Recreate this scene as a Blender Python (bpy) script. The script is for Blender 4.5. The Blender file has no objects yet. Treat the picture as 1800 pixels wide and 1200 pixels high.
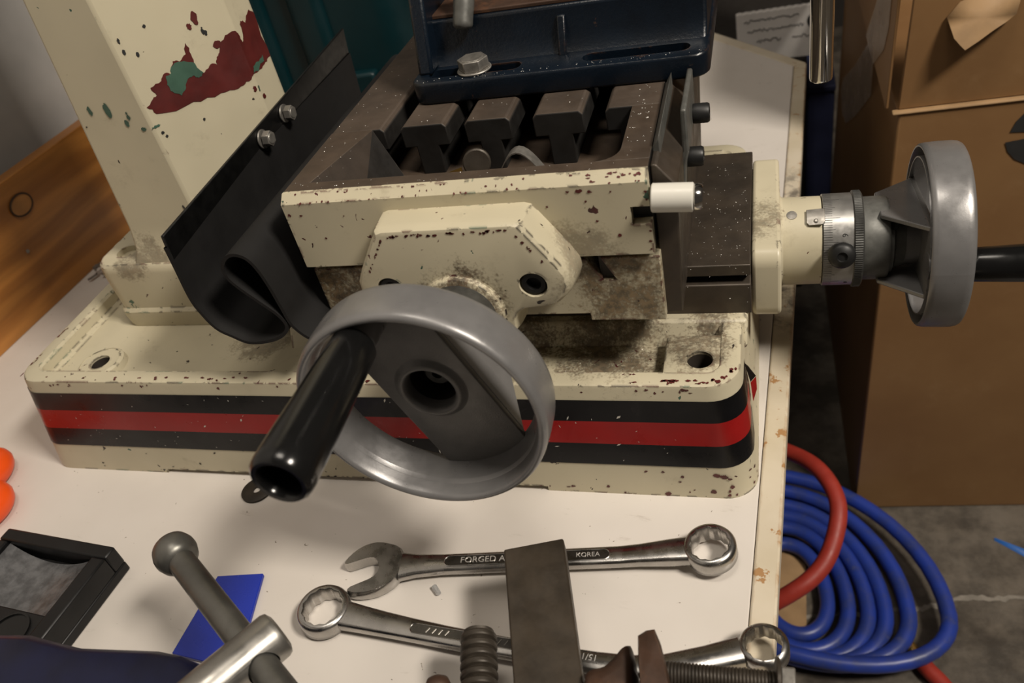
import bpy, bmesh, math, random
from mathutils import Vector, Matrix
from mathutils.geometry import tessellate_polygon
random.seed(7)
S = bpy.context.scene
COL = S.collection
PI = math.pi

# ------------------------------------------------------------------ camera
cam_d = bpy.data.cameras.new('camera')
cam_d.sensor_width = 36.0
cam_d.lens = 29.024
cam_d.clip_start = 0.01
cam = bpy.data.objects.new('camera', cam_d)
COL.objects.link(cam)
RX = (0.95492317, -0.00817921, -0.29674035)     # world axes seen from the camera (right, down, forward)
RY = (0.22179828, -0.64472728, 0.73152734)
RZ = (-0.19729992, -0.76436891, -0.61385089)
m = Matrix(((RX[0], -RX[1], -RX[2], 0.0),
            (RY[0], -RY[1], -RY[2], 0.0),
            (RZ[0], -RZ[1], -RZ[2], 0.47),
            (0, 0, 0, 1)))
cam.matrix_world = m
cam_d.dof.use_dof = True
cam_d.dof.focus_distance = 0.57
cam_d.dof.aperture_fstop = 9.0
S.camera = cam

# ------------------------------------------------------------------ light
world = bpy.data.worlds.new('world')
S.world = world
world.use_nodes = True
world.node_tree.nodes['Background'].inputs[0].default_value = (1.0, 0.86, 0.72, 1)
world.node_tree.nodes['Background'].inputs[1].default_value = 0.05

def area(name, loc, target, size, energy, col):
    d = bpy.data.lights.new(name, 'AREA')
    d.shape = 'RECTANGLE'; d.size = size[0]; d.size_y = size[1]
    d.energy = energy; d.color = col
    o = bpy.data.objects.new(name, d); COL.objects.link(o)
    o.location = loc
    o.rotation_euler = (Vector(target) - Vector(loc)).to_track_quat('-Z', 'Y').to_euler()
    return o
area('ceiling_lamp_light', (1.26, -0.06, 1.90), (-0.2, 0.5, 0.1), (0.46, 0.30), 56.0, (1.0, 0.91, 0.79))
area('overhead_fill_light', (-0.10, 0.25, 2.15), (0.0, 0.9, 0.0), (0.6, 0.3), 11.0, (1.0, 0.91, 0.79))  # fill added overhead to brighten the note card and far bench

vs = S.view_settings
vs.view_transform = 'Standard'
vs.look = 'None'
vs.exposure = 0.0
vs.gamma = 1.0
vs.use_curve_mapping = False

# ------------------------------------------------------------------ mesh helpers
class MB:
    """collects shapes into one mesh"""
    def __init__(s):
        s.v = []; s.f = []
    def add(s, vs_, fs_):
        o = len(s.v)
        s.v += [tuple(p) for p in vs_]
        s.f += [tuple(i + o for i in f) for f in fs_]
        return s
    def box(s, x0, x1, y0, y1, z0, z1):
        v = [(x, y, z) for z in (z0, z1) for y in (y0, y1) for x in (x0, x1)]
        return s.add(v, [(0, 2, 3, 1), (4, 5, 7, 6), (0, 1, 5, 4), (2, 6, 7, 3), (0, 4, 6, 2), (1, 3, 7, 5)])
    def hexa(s, b, t):
        """bottom 4 and top 4 points, counter-clockwise from above"""
        return s.add(list(b) + list(t), [(3, 2, 1, 0), (4, 5, 6, 7), (0, 1, 5, 4), (1, 2, 6, 5), (2, 3, 7, 6), (3, 0, 4, 7)])
    def prism(s, pts, a, b, axis='z'):
        """closed 2D outline swept from a to b along an axis"""
        n = len(pts)
        def P(p, h):
            if axis == 'z': return (p[0], p[1], h)
            if axis == 'y': return (p[0], h, p[1])
            return (h, p[0], p[1])
        v = [P(p, a) for p in pts] + [P(p, b) for p in pts]
        f = [tuple(range(n))[::-1], tuple(range(n, 2 * n))]
        f += [(i, (i + 1) % n, n + (i + 1) % n, n + i) for i in range(n)]
        return s.add(v, f)
    def loft(s, rings, cap=True, close=True):
        n = len(rings[0]); v = [p for r in rings for p in r]; f = []
        for k in range(len(rings) - 1):
            for i in range(n if close else n - 1):
                j = (i + 1) % n
                f.append((k * n + i, k * n + j, (k + 1) * n + j, (k + 1) * n + i))
        if cap:
            f.append(tuple(range(n))[::-1]); f.append(tuple((len(rings) - 1) * n + i for i in range(n)))
        return s.add(v, f)
    def lathe(s, prof, p0, ax, n=48, cap=True):
        """profile (radius, distance along axis)"""
        ax = Vector(ax).normalized()
        q = ax.to_track_quat('Z', 'Y')
        p0 = Vector(p0)
        rings = []
        for r, h in prof:
            rings.append([p0 + q @ Vector((max(r, 1e-5) * math.cos(2 * PI * i / n), max(r, 1e-5) * math.sin(2 * PI * i / n), h)) for i in range(n)])
        return s.loft(rings, cap)
    def cyl(s, p0, p1, r0, r1=None, n=32, ch=0.0):
        r1 = r0 if r1 is None else r1
        p0 = Vector(p0); p1 = Vector(p1); L = (p1 - p0).length
        if ch: prof = [(r0 - ch, 0), (r0, ch), (r1, L - ch), (r1 - ch, L)]
        else: prof = [(r0, 0), (r1, L)]
        return s.lathe(prof, p0, p1 - p0, n)
    def tube(s, pts, r, n=12):
        pts = [Vector(p) for p in pts]
        rings = []; up = None
        for i, p in enumerate(pts):
            t = (pts[min(i + 1, len(pts) - 1)] - pts[max(i - 1, 0)]).normalized()
            if up is None:
                up = Vector((0, 0, 1)) if abs(t.z) < .9 else Vector((1, 0, 0))
            a = (up - t * up.dot(t)).normalized(); b = t.cross(a); up = a
            rr = r[i] if isinstance(r, (list, tuple)) else r
            rings.append([p + a * rr * math.cos(2 * PI * k / n) + b * rr * math.sin(2 * PI * k / n) for k in range(n)])
        return s.loft(rings)
    def ball(s, c, r, sx=1, sy=1, sz=1, n=20):
        c = Vector(c); prof = []
        rings = [[c + Vector((sx * max(r * math.sin(PI * j / n), 1e-5) * math.cos(2 * PI * i / (2 * n)),
                              sy * max(r * math.sin(PI * j / n), 1e-5) * math.sin(2 * PI * i / (2 * n)),
                              -sz * r * math.cos(PI * j / n))) for i in range(2 * n)] for j in range(n + 1)]
        return s.loft(rings)
    def xf(s, M):
        s.v = [tuple(M @ Vector(p)) for p in s.v]; return s

def build(name, mb, mat, parent=None, bev=0.0, seg=2, smooth=35, ang=30):
    me = bpy.data.meshes.new(name)
    me.from_pydata(mb.v, [], mb.f)
    bm = bmesh.new(); bm.from_mesh(me)
    bmesh.ops.recalc_face_normals(bm, faces=bm.faces)
    bm.to_mesh(me); bm.free()
    me.materials.append(mat)
    if smooth:
        me.polygons.foreach_set('use_smooth', [True] * len(me.polygons))
        me.set_sharp_from_angle(angle=math.radians(smooth))
    o = bpy.data.objects.new(name, me); COL.objects.link(o)
    if bev:
        b = o.modifiers.new('bevel', 'BEVEL'); b.width = bev; b.segments = seg
        b.limit_method = 'ANGLE'; b.angle_limit = math.radians(ang); b.harden_normals = False
    if parent is not None:
        o.parent = parent
        o.matrix_parent_inverse = parent.matrix_world.inverted()
    return o

def thing(name, label, cat, loc, group=None):
    o = bpy.data.objects.new(name, None); COL.objects.link(o)
    o.empty_display_size = 0.02
    o.location = loc
    o.matrix_world = Matrix.Translation(loc)
    tag(o, label, cat, group)
    return o
def tag(o, label, cat, group=None):
    o['label'] = label; o['category'] = cat
    if group: o['group'] = group
    return o
def struct(o):
    o['kind'] = 'structure'; return o

def rrect(x0, x1, y0, y1, r, n=6):
    pts = []
    for cx, cy, a0 in ((x1 - r, y1 - r, 0), (x0 + r, y1 - r, 90), (x0 + r, y0 + r, 180), (x1 - r, y0 + r, 270)):
        for k in range(n + 1):
            a = math.radians(a0 + 90 * k / n)
            pts.append((cx + r * math.cos(a), cy + r * math.sin(a)))
    return pts
def smooth_pts(pts, n=6, closed=False):
    """Catmull-Rom through the points"""
    P = [Vector(p) for p in pts]; out = []; N = len(P)
    for i in range(N if closed else N - 1):
        if closed: a, b, c, d = P[(i - 1) % N], P[i], P[(i + 1) % N], P[(i + 2) % N]
        else: a, b, c, d = P[max(i - 1, 0)], P[i], P[i + 1], P[min(i + 2, N - 1)]
        for k in range(n):
            t = k / n
            out.append(0.5 * ((2 * b) + (c - a) * t + (2 * a - 5 * b + 4 * c - d) * t * t + (3 * b - a - 3 * c + d) * t ** 3))
    if not closed: out.append(P[-1])
    return out

def cut(o, mb):
    """boolean difference, applied"""
    c = build('cutter', mb, o.data.materials[0], smooth=0)
    md = o.modifiers.new('cut', 'BOOLEAN'); md.operation = 'DIFFERENCE'; md.object = c; md.solver = 'EXACT'
    dg = bpy.context.evaluated_depsgraph_get()
    me = bpy.data.meshes.new_from_object(o.evaluated_get(dg))
    o.modifiers.clear()
    o.data = me
    me.polygons.foreach_set('use_smooth', [True] * len(me.polygons))
    me.set_sharp_from_angle(angle=math.radians(30))
    bpy.data.objects.remove(c)

def text_mb(s, size, depth):
    cu = bpy.data.curves.new('text', 'FONT'); cu.body = s; cu.size = size; cu.extrude = depth
    cu.align_x = 'CENTER'; cu.align_y = 'CENTER'; cu.resolution_u = 3
    o = bpy.data.objects.new('text', cu); COL.objects.link(o)
    dg = bpy.context.evaluated_depsgraph_get()
    me = bpy.data.meshes.new_from_object(o.evaluated_get(dg))
    b = MB(); b.add([v.co[:] for v in me.vertices], [tuple(p.vertices) for p in me.polygons])
    bpy.data.objects.remove(o); bpy.data.curves.remove(cu)
    return b

# ------------------------------------------------------------------ materials
class NT:
    def __init__(s, name):
        s.m = bpy.data.materials.new(name); s.m.use_nodes = True
        s.t = s.m.node_tree; s.bsdf = s.t.nodes['Principled BSDF']
        s.pos = s.t.nodes.new('ShaderNodeNewGeometry').outputs['Position']
    def n(s, typ, **kw):
        nd = s.t.nodes.new(typ)
        for k, v in kw.items(): setattr(nd, k, v)
        return nd
    def link(s, a, b):
        if isinstance(a, (int, float, tuple, list)): b.default_value = a
        else: s.t.links.new(a, b)
    def noise(s, scale, detail=4, rough=.55, dist=0.0, vec=None):
        nd = s.n('ShaderNodeTexNoise'); nd.inputs['Scale'].default_value = scale
        nd.inputs['Detail'].default_value = detail; nd.inputs['Roughness'].default_value = rough
        nd.inputs['Distortion'].default_value = dist
        s.link(vec if vec is not None else s.pos, nd.inputs['Vector'])
        return nd.outputs['Fac']
    def scaled(s, sc):
        nd = s.n('ShaderNodeVectorMath', operation='MULTIPLY'); s.link(s.pos, nd.inputs[0]); nd.inputs[1].default_value = sc
        return nd.outputs[0]
    def math(s, op, a, b=0.0, clamp=False):
        nd = s.n('ShaderNodeMath', operation=op, use_clamp=clamp); s.link(a, nd.inputs[0]); s.link(b, nd.inputs[1])
        return nd.outputs[0]
    def ramp(s, f, a, b, lo=0.0, hi=1.0):
        nd = s.n('ShaderNodeMapRange', interpolation_type='SMOOTHSTEP'); s.link(f, nd.inputs[0])
        for i, v in enumerate((a, b, lo, hi)): nd.inputs[i + 1].default_value = v
        return nd.outputs[0]
    def mix(s, f, a, b):
        nd = s.n('ShaderNodeMix', data_type='RGBA'); s.link(f, nd.inputs[0])
        s.link((*a, 1) if isinstance(a, tuple) else a, nd.inputs[6]); s.link((*b, 1) if isinstance(b, tuple) else b, nd.inputs[7])
        return nd.outputs[2]
    def edge(s, r=.003, lo=.01, hi=.14):
        bv = s.n('ShaderNodeBevel', samples=4); bv.inputs['Radius'].default_value = r
        g = s.n('ShaderNodeNewGeometry')
        d = s.n('ShaderNodeVectorMath', operation='DOT_PRODUCT'); s.link(bv.outputs[0], d.inputs[0]); s.link(g.outputs['Normal'], d.inputs[1])
        return s.ramp(s.math('SUBTRACT', 1.0, d.outputs['Value']), lo, hi)
    def near(s, c, r):
        d = s.n('ShaderNodeVectorMath', operation='DISTANCE'); s.link(s.pos, d.inputs[0]); d.inputs[1].default_value = c
        return s.ramp(d.outputs['Value'], r, r * .3)
    def bump(s, h, strength, dist=.001):
        b = s.n('ShaderNodeBump'); b.inputs['Strength'].default_value = strength; b.inputs['Distance'].default_value = dist
        s.link(h, b.inputs['Height']); s.link(b.outputs[0], s.bsdf.inputs['Normal'])
    def out(s, col, rough=.5, metal=0.0, spec=None, coat=None):
        s.link((*col, 1) if isinstance(col, tuple) else col, s.bsdf.inputs['Base Color'])
        s.link(rough, s.bsdf.inputs['Roughness']); s.link(metal, s.bsdf.inputs['Metallic'])
        if spec is not None: s.bsdf.inputs['Specular IOR Level'].default_value = spec
        if coat is not None: s.bsdf.inputs['Coat Weight'].default_value = coat
        return s.m

CREAM = (0.56, 0.505, 0.365)
def paint(name, base=CREAM, edge=.22, spots=.0, grime=(), gr=.35, rough=.38, thr=.66, gcol=(.075, .052, .032)):
    s = NT(name)
    tint = s.noise(9, 3)
    col = s.mix(s.ramp(tint, .3, .75), base, tuple(c * .86 for c in base))
    # smears of handling dirt
    dirt = s.ramp(s.noise(38, 8, .7), .56, .78)
    col = s.mix(s.math('MULTIPLY', dirt, .28), col, (.16, .125, .075))
    for c, r, amt in grime:
        g = s.math('ADD', s.near(c, r), s.math('MULTIPLY', s.math('SUBTRACT', s.noise(55, 8, .7, .3), .5), 2.3))
        g = s.math('ADD', g, s.math('MULTIPLY', s.math('SUBTRACT', s.noise(520, 3, .6), .5), 1.3))
        k = s.ramp(g, .48, 1.15)
        gc = s.mix(s.ramp(s.noise(260, 5, .7), .40, .62), tuple(q * .55 for q in gcol), tuple(q * 1.9 for q in gcol))
        col = s.mix(s.math('MULTIPLY', k, amt), col, gc)
    e = s.edge(.003, .0015, .022)
    nz = s.noise(95, 6, .6, .3)
    val = s.math('ADD', nz, s.math('MULTIPLY', e, edge))
    chip = s.ramp(val, thr, thr + .015)
    sp = s.ramp(s.noise(120, 3, .5, .6), .735 - spots, .745 - spots)
    chip = s.math('MAXIMUM', chip, sp)
    cc = s.mix(s.ramp(s.noise(16, 2), .44, .5), (.085, .022, .02), (.03, .022, .018))
    cc = s.mix(s.ramp(s.noise(22, 1), .60, .64), cc, (.05, .11, .075))
    col = s.mix(chip, col, cc)
    s.bump(s.math('SUBTRACT', 1.0, chip), .6, .0006)
    return s.out(col, s.ramp(s.noise(50, 5), .3, .7, rough - .06, rough + .14), 0, .45)

def steel(name, base=(.052, .042, .034), dark=(.022, .018, .015), rough=.52, metal=.35, edgecol=(.16, .14, .12), rust=0.0, machined=None):
    s = NT(name)
    col = s.mix(s.ramp(s.noise(24, 6, .65), .32, .7), base, dark)
    if machined:
        sx = s.n('ShaderNodeSeparateXYZ'); s.link(s.n('ShaderNodeNewGeometry').outputs['True Normal'], sx.inputs[0])
        mc = s.mix(s.ramp(s.noise(24, 6, .65), .32, .7), machined, tuple(c * .6 for c in machined))
        col = s.mix(s.ramp(sx.outputs[2], .45, .65), col, mc)
    if rust: col = s.mix(s.math('MULTIPLY', s.ramp(s.noise(30, 7, .7), .5, .7), rust), col, (.13, .052, .02))
    col = s.mix(s.math('MULTIPLY', s.edge(.0012, .02, .2), s.ramp(s.noise(140, 3), .4, .65, .1, .7)), col, edgecol)
    s.bump(s.noise(420, 4, .7), .12, .0004)
    return s.out(col, s.ramp(s.noise(60, 5), .3, .7, rough - .1, rough + .12), metal)

def plain(name, col, rough=.5, metal=0.0, var=.12, scale=40, bump=0.0, bscale=300, spec=None, coat=None):
    s = NT(name)
    c = s.mix(s.ramp(s.noise(scale, 4), .3, .7), col, tuple(x * (1 - var) for x in col))
    if bump: s.bump(s.noise(bscale, 3), bump, .0005)
    return s.out(c, s.ramp(s.noise(scale * 1.7, 4), .3, .7, max(rough - .06, .02), rough + .06), metal, spec, coat)

M = {}
M['base'] = paint('cream_base_paint', grime=(((-.20, .448, .085), .10, .85), ((-.11, .443, .085), .075, .85), ((-.31, .455, .085), .07, .8), ((-.046, .432, .1), .040, .8), ((-.40, .462, .085), .05, .6), ((-.035, .462, .1), .03, .8), ((-.52, .49, .153), .03, .6)), edge=.2, spots=.03, thr=.715)
M['cream'] = paint('cream_casting_paint', grime=(((-.181, .386, .178), .048, .95), ((-.11, .41, .19), .045, .5)), edge=.2, spots=.035, thr=.725)
M['column'] = paint('cream_column_paint', grime=(((-.50, .48, .15), .05, .55),), edge=.10, spots=.0, thr=.74, rough=.42)
M['saddle'] = paint('stained_cream_paint', grime=(((-.085, .41, .165), .06, .85), ((-.28, .41, .17), .06, .95)), edge=.2, thr=.70, gcol=(.11, .072, .035))
M['endplate'] = paint('cream_endplate_paint', grime=(((-.012, .52, .16), .05, .6),), edge=.12, thr=.72, spots=.02)
M['steel'] = steel('oily_brown_steel')
M['ways'] = steel('oily_slideway_steel', (.078, .061, .046), (.048, .039, .031), .42, .4)
M['slot'] = steel('dark_cast_slot_iron', (.010, .0085, .007), (.005, .0042, .0036), .65, .1, (.09, .08, .07), machined=(.070, .050, .036))
M['table'] = steel('table_iron', (.016, .013, .011), (.008, .007, .006), .6, .2, (.14, .12, .1), machined=(.078, .054, .037))
M['bar'] = steel('worn_dark_bar_steel', (.060, .046, .032), (.028, .022, .016), .5, .3, (.14, .12, .1))
M['rusty'] = steel('rusty_cast_iron', (.070, .036, .022), (.036, .020, .013), .5, .2, (.15, .08, .045), .7)
M['screwsteel'] = steel('dark_threaded_steel', (.05, .04, .03), (.02, .016, .012), .5, .4, (.12, .1, .08))
M['wheel'] = plain('silver_grey_wheel_enamel', (.23, .225, .225), .33, .45, .1, 60, .05, 900)
M['wheelweb'] = plain('rough_cast_grey_wheel_web', (.17, .165, .16), .42, .4, .15, 60, .35, 1500)
M['dial'] = plain('satin_dial_metal', (.50, .49, .47), .34, .8, .15, 90)
M['dialdark'] = plain('dark_knurled_metal', (.10, .10, .095), .42, .6, .3, 200)
M['collar'] = plain('grey_collar_metal', (.13, .13, .12), .5, .35, .3, 120)
M['ink'] = plain('black_engraving', (.02, .02, .02), .6)
M['grip'] = plain('glossy_black_plastic', (.006, .006, .006), .2, 0, .1, 30, spec=.4)
M['matteblack'] = plain('black_oxide_screw', (.016, .016, .016), .45, .3)
M['sheet'] = plain('black_painted_sheet', (.006, .006, .006), .35, 0, .4, 80, .06, 200, spec=.35)
M['rubber'] = plain('black_rubber_sheet', (.010, .0095, .0095), .7, 0, .2, 25, .08, 500, spec=.3)
M['stripe_black'] = plain('black_vinyl_stripe', (.0045, .0045, .006), .32, 0, .3, 40, spec=.25)
M['stripe_red'] = plain('red_vinyl_stripe', (.30, .008, .008), .32, 0, .12, 40, spec=.3)
M['chrome'] = plain('polished_chrome', (.62, .60, .57), .10, 1.0, .06, 30)
M['satin'] = plain('satin_chrome_vanadium', (.48, .465, .445), .28, 1.0, .2, 60, .05, 500)
M['letter'] = plain('bright_raised_letter_edge', (.75, .73, .7), .35, .7, .05)
M['satindark'] = plain('darkened_wrench_panel', (.16, .155, .15), .3, 1.0, .2, 60)
M['zinc'] = plain('zinc_bolt', (.36, .34, .31), .42, .75, .25, 150, .1, 300)
M['viserod'] = plain('brushed_vise_steel', (.33, .315, .29), .34, .85, .25, 50, .06, 400)
M['visebar'] = plain('dull_grey_vise_bar', (.17, .165, .15), .4, .75, .25, 50, .06, 300)
M['nylon'] = plain('white_nylon', (.66, .64, .58), .35, 0, .06, 40)
M['red_hose'] = plain('red_rubber_hose', (.36, .035, .022), .5, 0, .15, 60, .1, 300)
M['blue_plastic'] = plain('blue_plastic', (.010, .030, .36), .3, 0, .08, 30)
M['orange'] = plain('orange_plastic', (.80, .085, .008), .35, 0, .08, 20)
M['black_plastic'] = plain('satin_black_plastic', (.006, .006, .0065), .42, 0, .3, 60, .1, 260, spec=.35)
M['teal'] = plain('shade_darkened_teal_plastic', (.0018, .021, .026), .4, 0, .2, 12, spec=.35)  # shadow on the case is put into this very dark teal
M['navy'] = plain('navy_fabric_bin', (.05, .06, .14), .6, 0, .3, 20)
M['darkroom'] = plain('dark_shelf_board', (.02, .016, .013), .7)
M['paper'] = plain('grey_white_card', (.72, .69, .66), .7, 0, .1, 20)
M['brass'] = plain('brass', (.42, .27, .08), .3, .9)
M['clear'] = plain('clear_plastic_chip', (.75, .75, .75), .08, 0, .05)
M['clear'].node_tree.nodes['Principled BSDF'].inputs['Transmission Weight'].default_value = .7
M['swarf'] = plain('bright_aluminium_swarf', (.80, .78, .74), .25, .3, .1)
M['lens'] = plain('scuffed_clear_plastic', (.13, .13, .135), .22, .1, .5, 120, .5, 350)
M['peel_red'] = plain('red_primer', (.105, .014, .012), .5, 0, .35, 45)
M['boredark'] = plain('dark_bore_shade', (.03, .027, .024), .5, .3)  # shade inside the hub bore, given as colour
M['flake_dark'] = plain('dark_bare_iron', (.035, .028, .022), .6)
M['peel_green'] = plain('green_old_paint', (.055, .12, .085), .5, 0, .3, 45)

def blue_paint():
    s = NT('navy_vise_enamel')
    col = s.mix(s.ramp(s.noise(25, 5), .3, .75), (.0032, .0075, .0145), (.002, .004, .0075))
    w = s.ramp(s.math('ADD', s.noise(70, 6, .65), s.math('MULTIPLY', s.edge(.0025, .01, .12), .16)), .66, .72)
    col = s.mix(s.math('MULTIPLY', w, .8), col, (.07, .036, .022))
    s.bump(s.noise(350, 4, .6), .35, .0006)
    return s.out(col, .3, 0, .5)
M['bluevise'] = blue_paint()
M['viseblue2'] = plain('deep_blue_hammer_enamel', (.004, .006, .032), .36, 0, .5, 30, .15, 220, spec=.4)

def bench_mat():
    s = NT('white_bench_paint')
    col = s.mix(s.ramp(s.noise(6, 4), .3, .75), (.65, .605, .56), (.585, .54, .49))
    scr = s.ramp(s.noise(26, 10, .75, .3, s.scaled((1, 3.2, 1))), .60, .74)
    col = s.mix(s.math('MULTIPLY', scr, .38), col, (.30, .25, .2))
    sp = s.ramp(s.noise(190, 2, .5, .8), .745, .76)
    col = s.mix(s.math('MULTIPLY', sp, .8), col, (.12, .09, .06))
    s.bump(s.noise(40, 8, .7), .10, .001)
    return s.out(col, s.ramp(s.noise(30, 5), .3, .7, .3, .45), 0, .4)
M['bench'] = bench_mat()
def strip_mat():
    s = NT('worn_cream_edge_strip')
    col = s.mix(s.ramp(s.noise(14, 5), .3, .7), (.60, .53, .42), (.52, .45, .33))
    worn = s.ramp(s.math('ADD', s.noise(48, 6, .65), s.math('MULTIPLY', s.edge(.004, .01, .15), .16)), .60, .63)
    col = s.mix(worn, col, (.36, .20, .085))
    sm = s.math('MULTIPLY', s.math('MAXIMUM', s.near((.03, .78, 0), .09), s.near((.012, .62, 0), .07)), s.ramp(s.noise(45, 7, .7), .42, .6))
    col = s.mix(s.math('MULTIPLY', sm, .8), col, (.08, .07, .06))
    return s.out(col, .45)
M['strip'] = strip_mat()

def wood_mat():
    s = NT('varnished_pine')
    w = s.n('ShaderNodeTexWave', wave_type='BANDS', bands_direction='Z'); w.inputs['Scale'].default_value = 8
    w.inputs['Distortion'].default_value = 9; w.inputs['Detail'].default_value = 3; w.inputs['Detail Scale'].default_value = .8
    s.link(s.scaled((1, .28, 1.2)), w.inputs['Vector'])
    col = s.mix(s.ramp(w.outputs['Fac'], .1, .9), (.46, .195, .043), (.33, .13, .027))
    col = s.mix(s.math('MULTIPLY', s.ramp(s.noise(20, 6, .6, 0, s.scaled((1, .15, 2))), .4, .7), .5), col, (.15, .06, .014))
    return s.out(col, .38)
M['wood'] = wood_mat()
M['knot'] = plain('pale_pine_knot', (.46, .21, .055), .4, 0, .3, 40)
M['knotring'] = plain('knot_bark_ring', (.035, .015, .006), .6)
M['wall'] = plain('grey_white_wall_paint', (.50, .48, .46), .6, 0, .25, 6, .25, 40)
def card_mat():
    s = NT('brown_corrugated_cardboard')
    col = s.mix(s.ramp(s.noise(5, 5), .3, .7), (.235, .128, .050), (.195, .10, .037))
    col = s.mix(s.math('MULTIPLY', s.ramp(s.noise(22, 8, .7), .5, .8), .35), col, (.30, .18, .085))
    s.bump(s.noise(14, 4), .2, .003)
    return s.out(col, .62)
M['card'] = card_mat()
M['cardlight'] = plain('torn_cardboard_liner', (.36, .225, .11), .7, 0, .2, 40, .2, 100)
M['tape'] = plain('yellowed_packing_tape', (.55, .45, .36), .25, 0, .2, 20)
M['tape'].node_tree.nodes['Principled BSDF'].inputs['Alpha'].default_value = .5
def floor_mat():
    s = NT('stained_concrete')
    col = s.mix(s.ramp(s.noise(9, 9, .68), .36, .62), (.135, .115, .092), (.046, .039, .031))
    col = s.mix(s.math('MULTIPLY', s.ramp(s.noise(17, 8, .7), .55, .75), .6), col, (.16, .145, .12))
    s.bump(s.noise(90, 6, .7), .35, .002)
    return s.out(col, s.ramp(s.noise(12, 5), .3, .7, .3, .55))
M['floor'] = floor_mat()
M['crack'] = plain('pale_crack_filler', (.25, .225, .19), .7, 0, .3, 60)
def hose_mat():
    s = NT('blue_rubber_hose')
    col = s.mix(s.ramp(s.noise(30, 5), .35, .7), (.018, .045, .30), (.024, .042, .19))
    col = s.mix(s.math('MULTIPLY', s.ramp(s.noise(60, 6, .7), .55, .75), .35), col, (.12, .12, .16))
    return s.out(col, .38)
M['hose'] = hose_mat()

# ------------------------------------------------------------------ the room
fl = struct(build('floor', MB().box(-1.4, 2.2, -1.2, 2.9, -.64, -.60), M['floor']))
cp = [(.02, .672), (.0858, .6878), (.12, .691), (.1732, .7037), (.195, .706), (.2166, .715), (.2533, .7291), (.285, .728), (.3224, .7375), (.40, .742), (.5, .76)]
cp = smooth_pts([(a, b, 0) for a, b in cp], 5)
mb = MB(); L = []; Rr = []
for i, p in enumerate(cp):
    w = .0022 + .0026 * random.random()
    dy = random.uniform(-.003, .003)
    L.append((p.x, p.y + dy - w, -.5996)); Rr.append((p.x, p.y + dy + w, -.5996))
mb.add(L + Rr, [(i, i + 1, len(L) + i + 1, len(L) + i) for i in range(len(L) - 1)])
build('floor_crack', mb, M['crack'], fl)
struct(build('wall_left', MB().box(-.93, -.87, -1.2, 2.9, -.6, 2.2), M['wall']))
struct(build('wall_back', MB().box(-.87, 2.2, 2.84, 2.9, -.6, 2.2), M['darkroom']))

# workbench
wb = thing('workbench', 'white painted workbench top with worn cream edge strip under the milling machine', 'workbench', (-.4, .6, -.6))
def inner(y): return -.0147 + (y - .2658) * (.0351 + .0147) / (1.1329 - .2658)
def outer(y): return .0033 + (y - .294) * (.0517 - .0033) / (1.134 - .294)
top = [(inner(-.35), -.35), (inner(1.128), 1.128), (-.095, 1.278), (-.52, 1.78), (-.86, 1.78), (-.86, -.35)]
build('bench_top', MB().prism(top, -.035, 0), M['bench'], wb, .0008)
build('edge_strip', MB().prism([(inner(-.35) + .0004, -.35), (outer(-.35), -.35), (outer(1.134), 1.134), (inner(1.128) + .0004, 1.128)], -.035, -.0002), M['strip'], wb, .0015)
build('edge_strip', MB().prism([(inner(1.128), 1.1292), (outer(1.134), 1.1352), (-.0795, 1.2905), (-.505, 1.794), (-.52, 1.7815), (-.095, 1.2795)], -.035, -.0002), M['strip'], wb, .0015)
for lx, ly in ((-.10, -.25), (-.10, 1.0), (-.80, -.25), (-.80, 1.65)):
    build('leg', MB().box(lx - .035, lx + .035, ly - .035, ly + .035, -.6, -.035), M['darkroom'], wb)

# pine board standing at the wall side of the bench
pb = thing('pine_board', 'orange varnished pine board with a round knot, standing along the wall', 'board', (-.83, .6, 0))
def bx_(y): return -.8255 + (y - .54) * .03
bd = build('board', MB().hexa([(bx_(.1) - .02, .1, 0), (bx_(.1), .1, 0), (bx_(1.5), 1.5, 0), (bx_(1.5) - .02, 1.5, 0)],
                         [(bx_(.1) - .02, .1, .150), (bx_(.1), .1, .150), (bx_(1.5), 1.5, .150), (bx_(1.5) - .02, 1.5, .150)]), M['wood'], pb, .001)
kc = (bx_(.672), .672, .118)
build('knot', MB().lathe([(.0155, 0), (.0155, .0012)], (0, 0, 0), (1, 0, 0), 20).xf(Matrix.Translation((kc[0] - .0002, kc[1], kc[2])) @ Matrix.Diagonal((1, 1, .72, 1))), M['knot'], pb)
build('knot_ring', MB().tube([(kc[0] + .0008, kc[1] + .0165 * math.cos(a), kc[2] + .0119 * math.sin(a)) for a in [2 * PI * k / 24 for k in range(25)]], .0011, 6), M['knotring'], pb)
build('nail', MB().lathe([(.0022, 0), (.0022, .001)], (bx_(.645), .645, .072), (1, 0, 0), 12), M['zinc'], pb)

# ------------------------------------------------------------------ milling machine
mm = thing('milling_machine', 'cream bench milling machine with chipped paint, two grey handwheels and red striped base', 'milling machine', (-.3, .55, 0))

def base_ring(z, inset=0.0, r=.022, n=8):
    t = z / .1
    return rrect(-.630 + .022 * t + inset, -.0075 - .0095 * t - inset, .3865 + .0065 * t + inset, .727 - .005 * t - inset, max(r - inset, .004), n)
def ring3(z, inset=0.0, r=.022): return [(x, y, z) for x, y in base_ring(z, inset, r)]
FZ = .088
mb = MB().loft([ring3(.0), ring3(.004), ring3(.098), ring3(.1005, .0006), ring3(.1015, .003), ring3(.1015, .013), ring3(.0995, .0155), ring3(FZ + .003, .018), ring3(FZ, .022)])
base = build('base', mb, M['base'], mm, smooth=40)
cut(base, MB().box(-.500, -.158, .3, .8, -.01, .0042))
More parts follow.
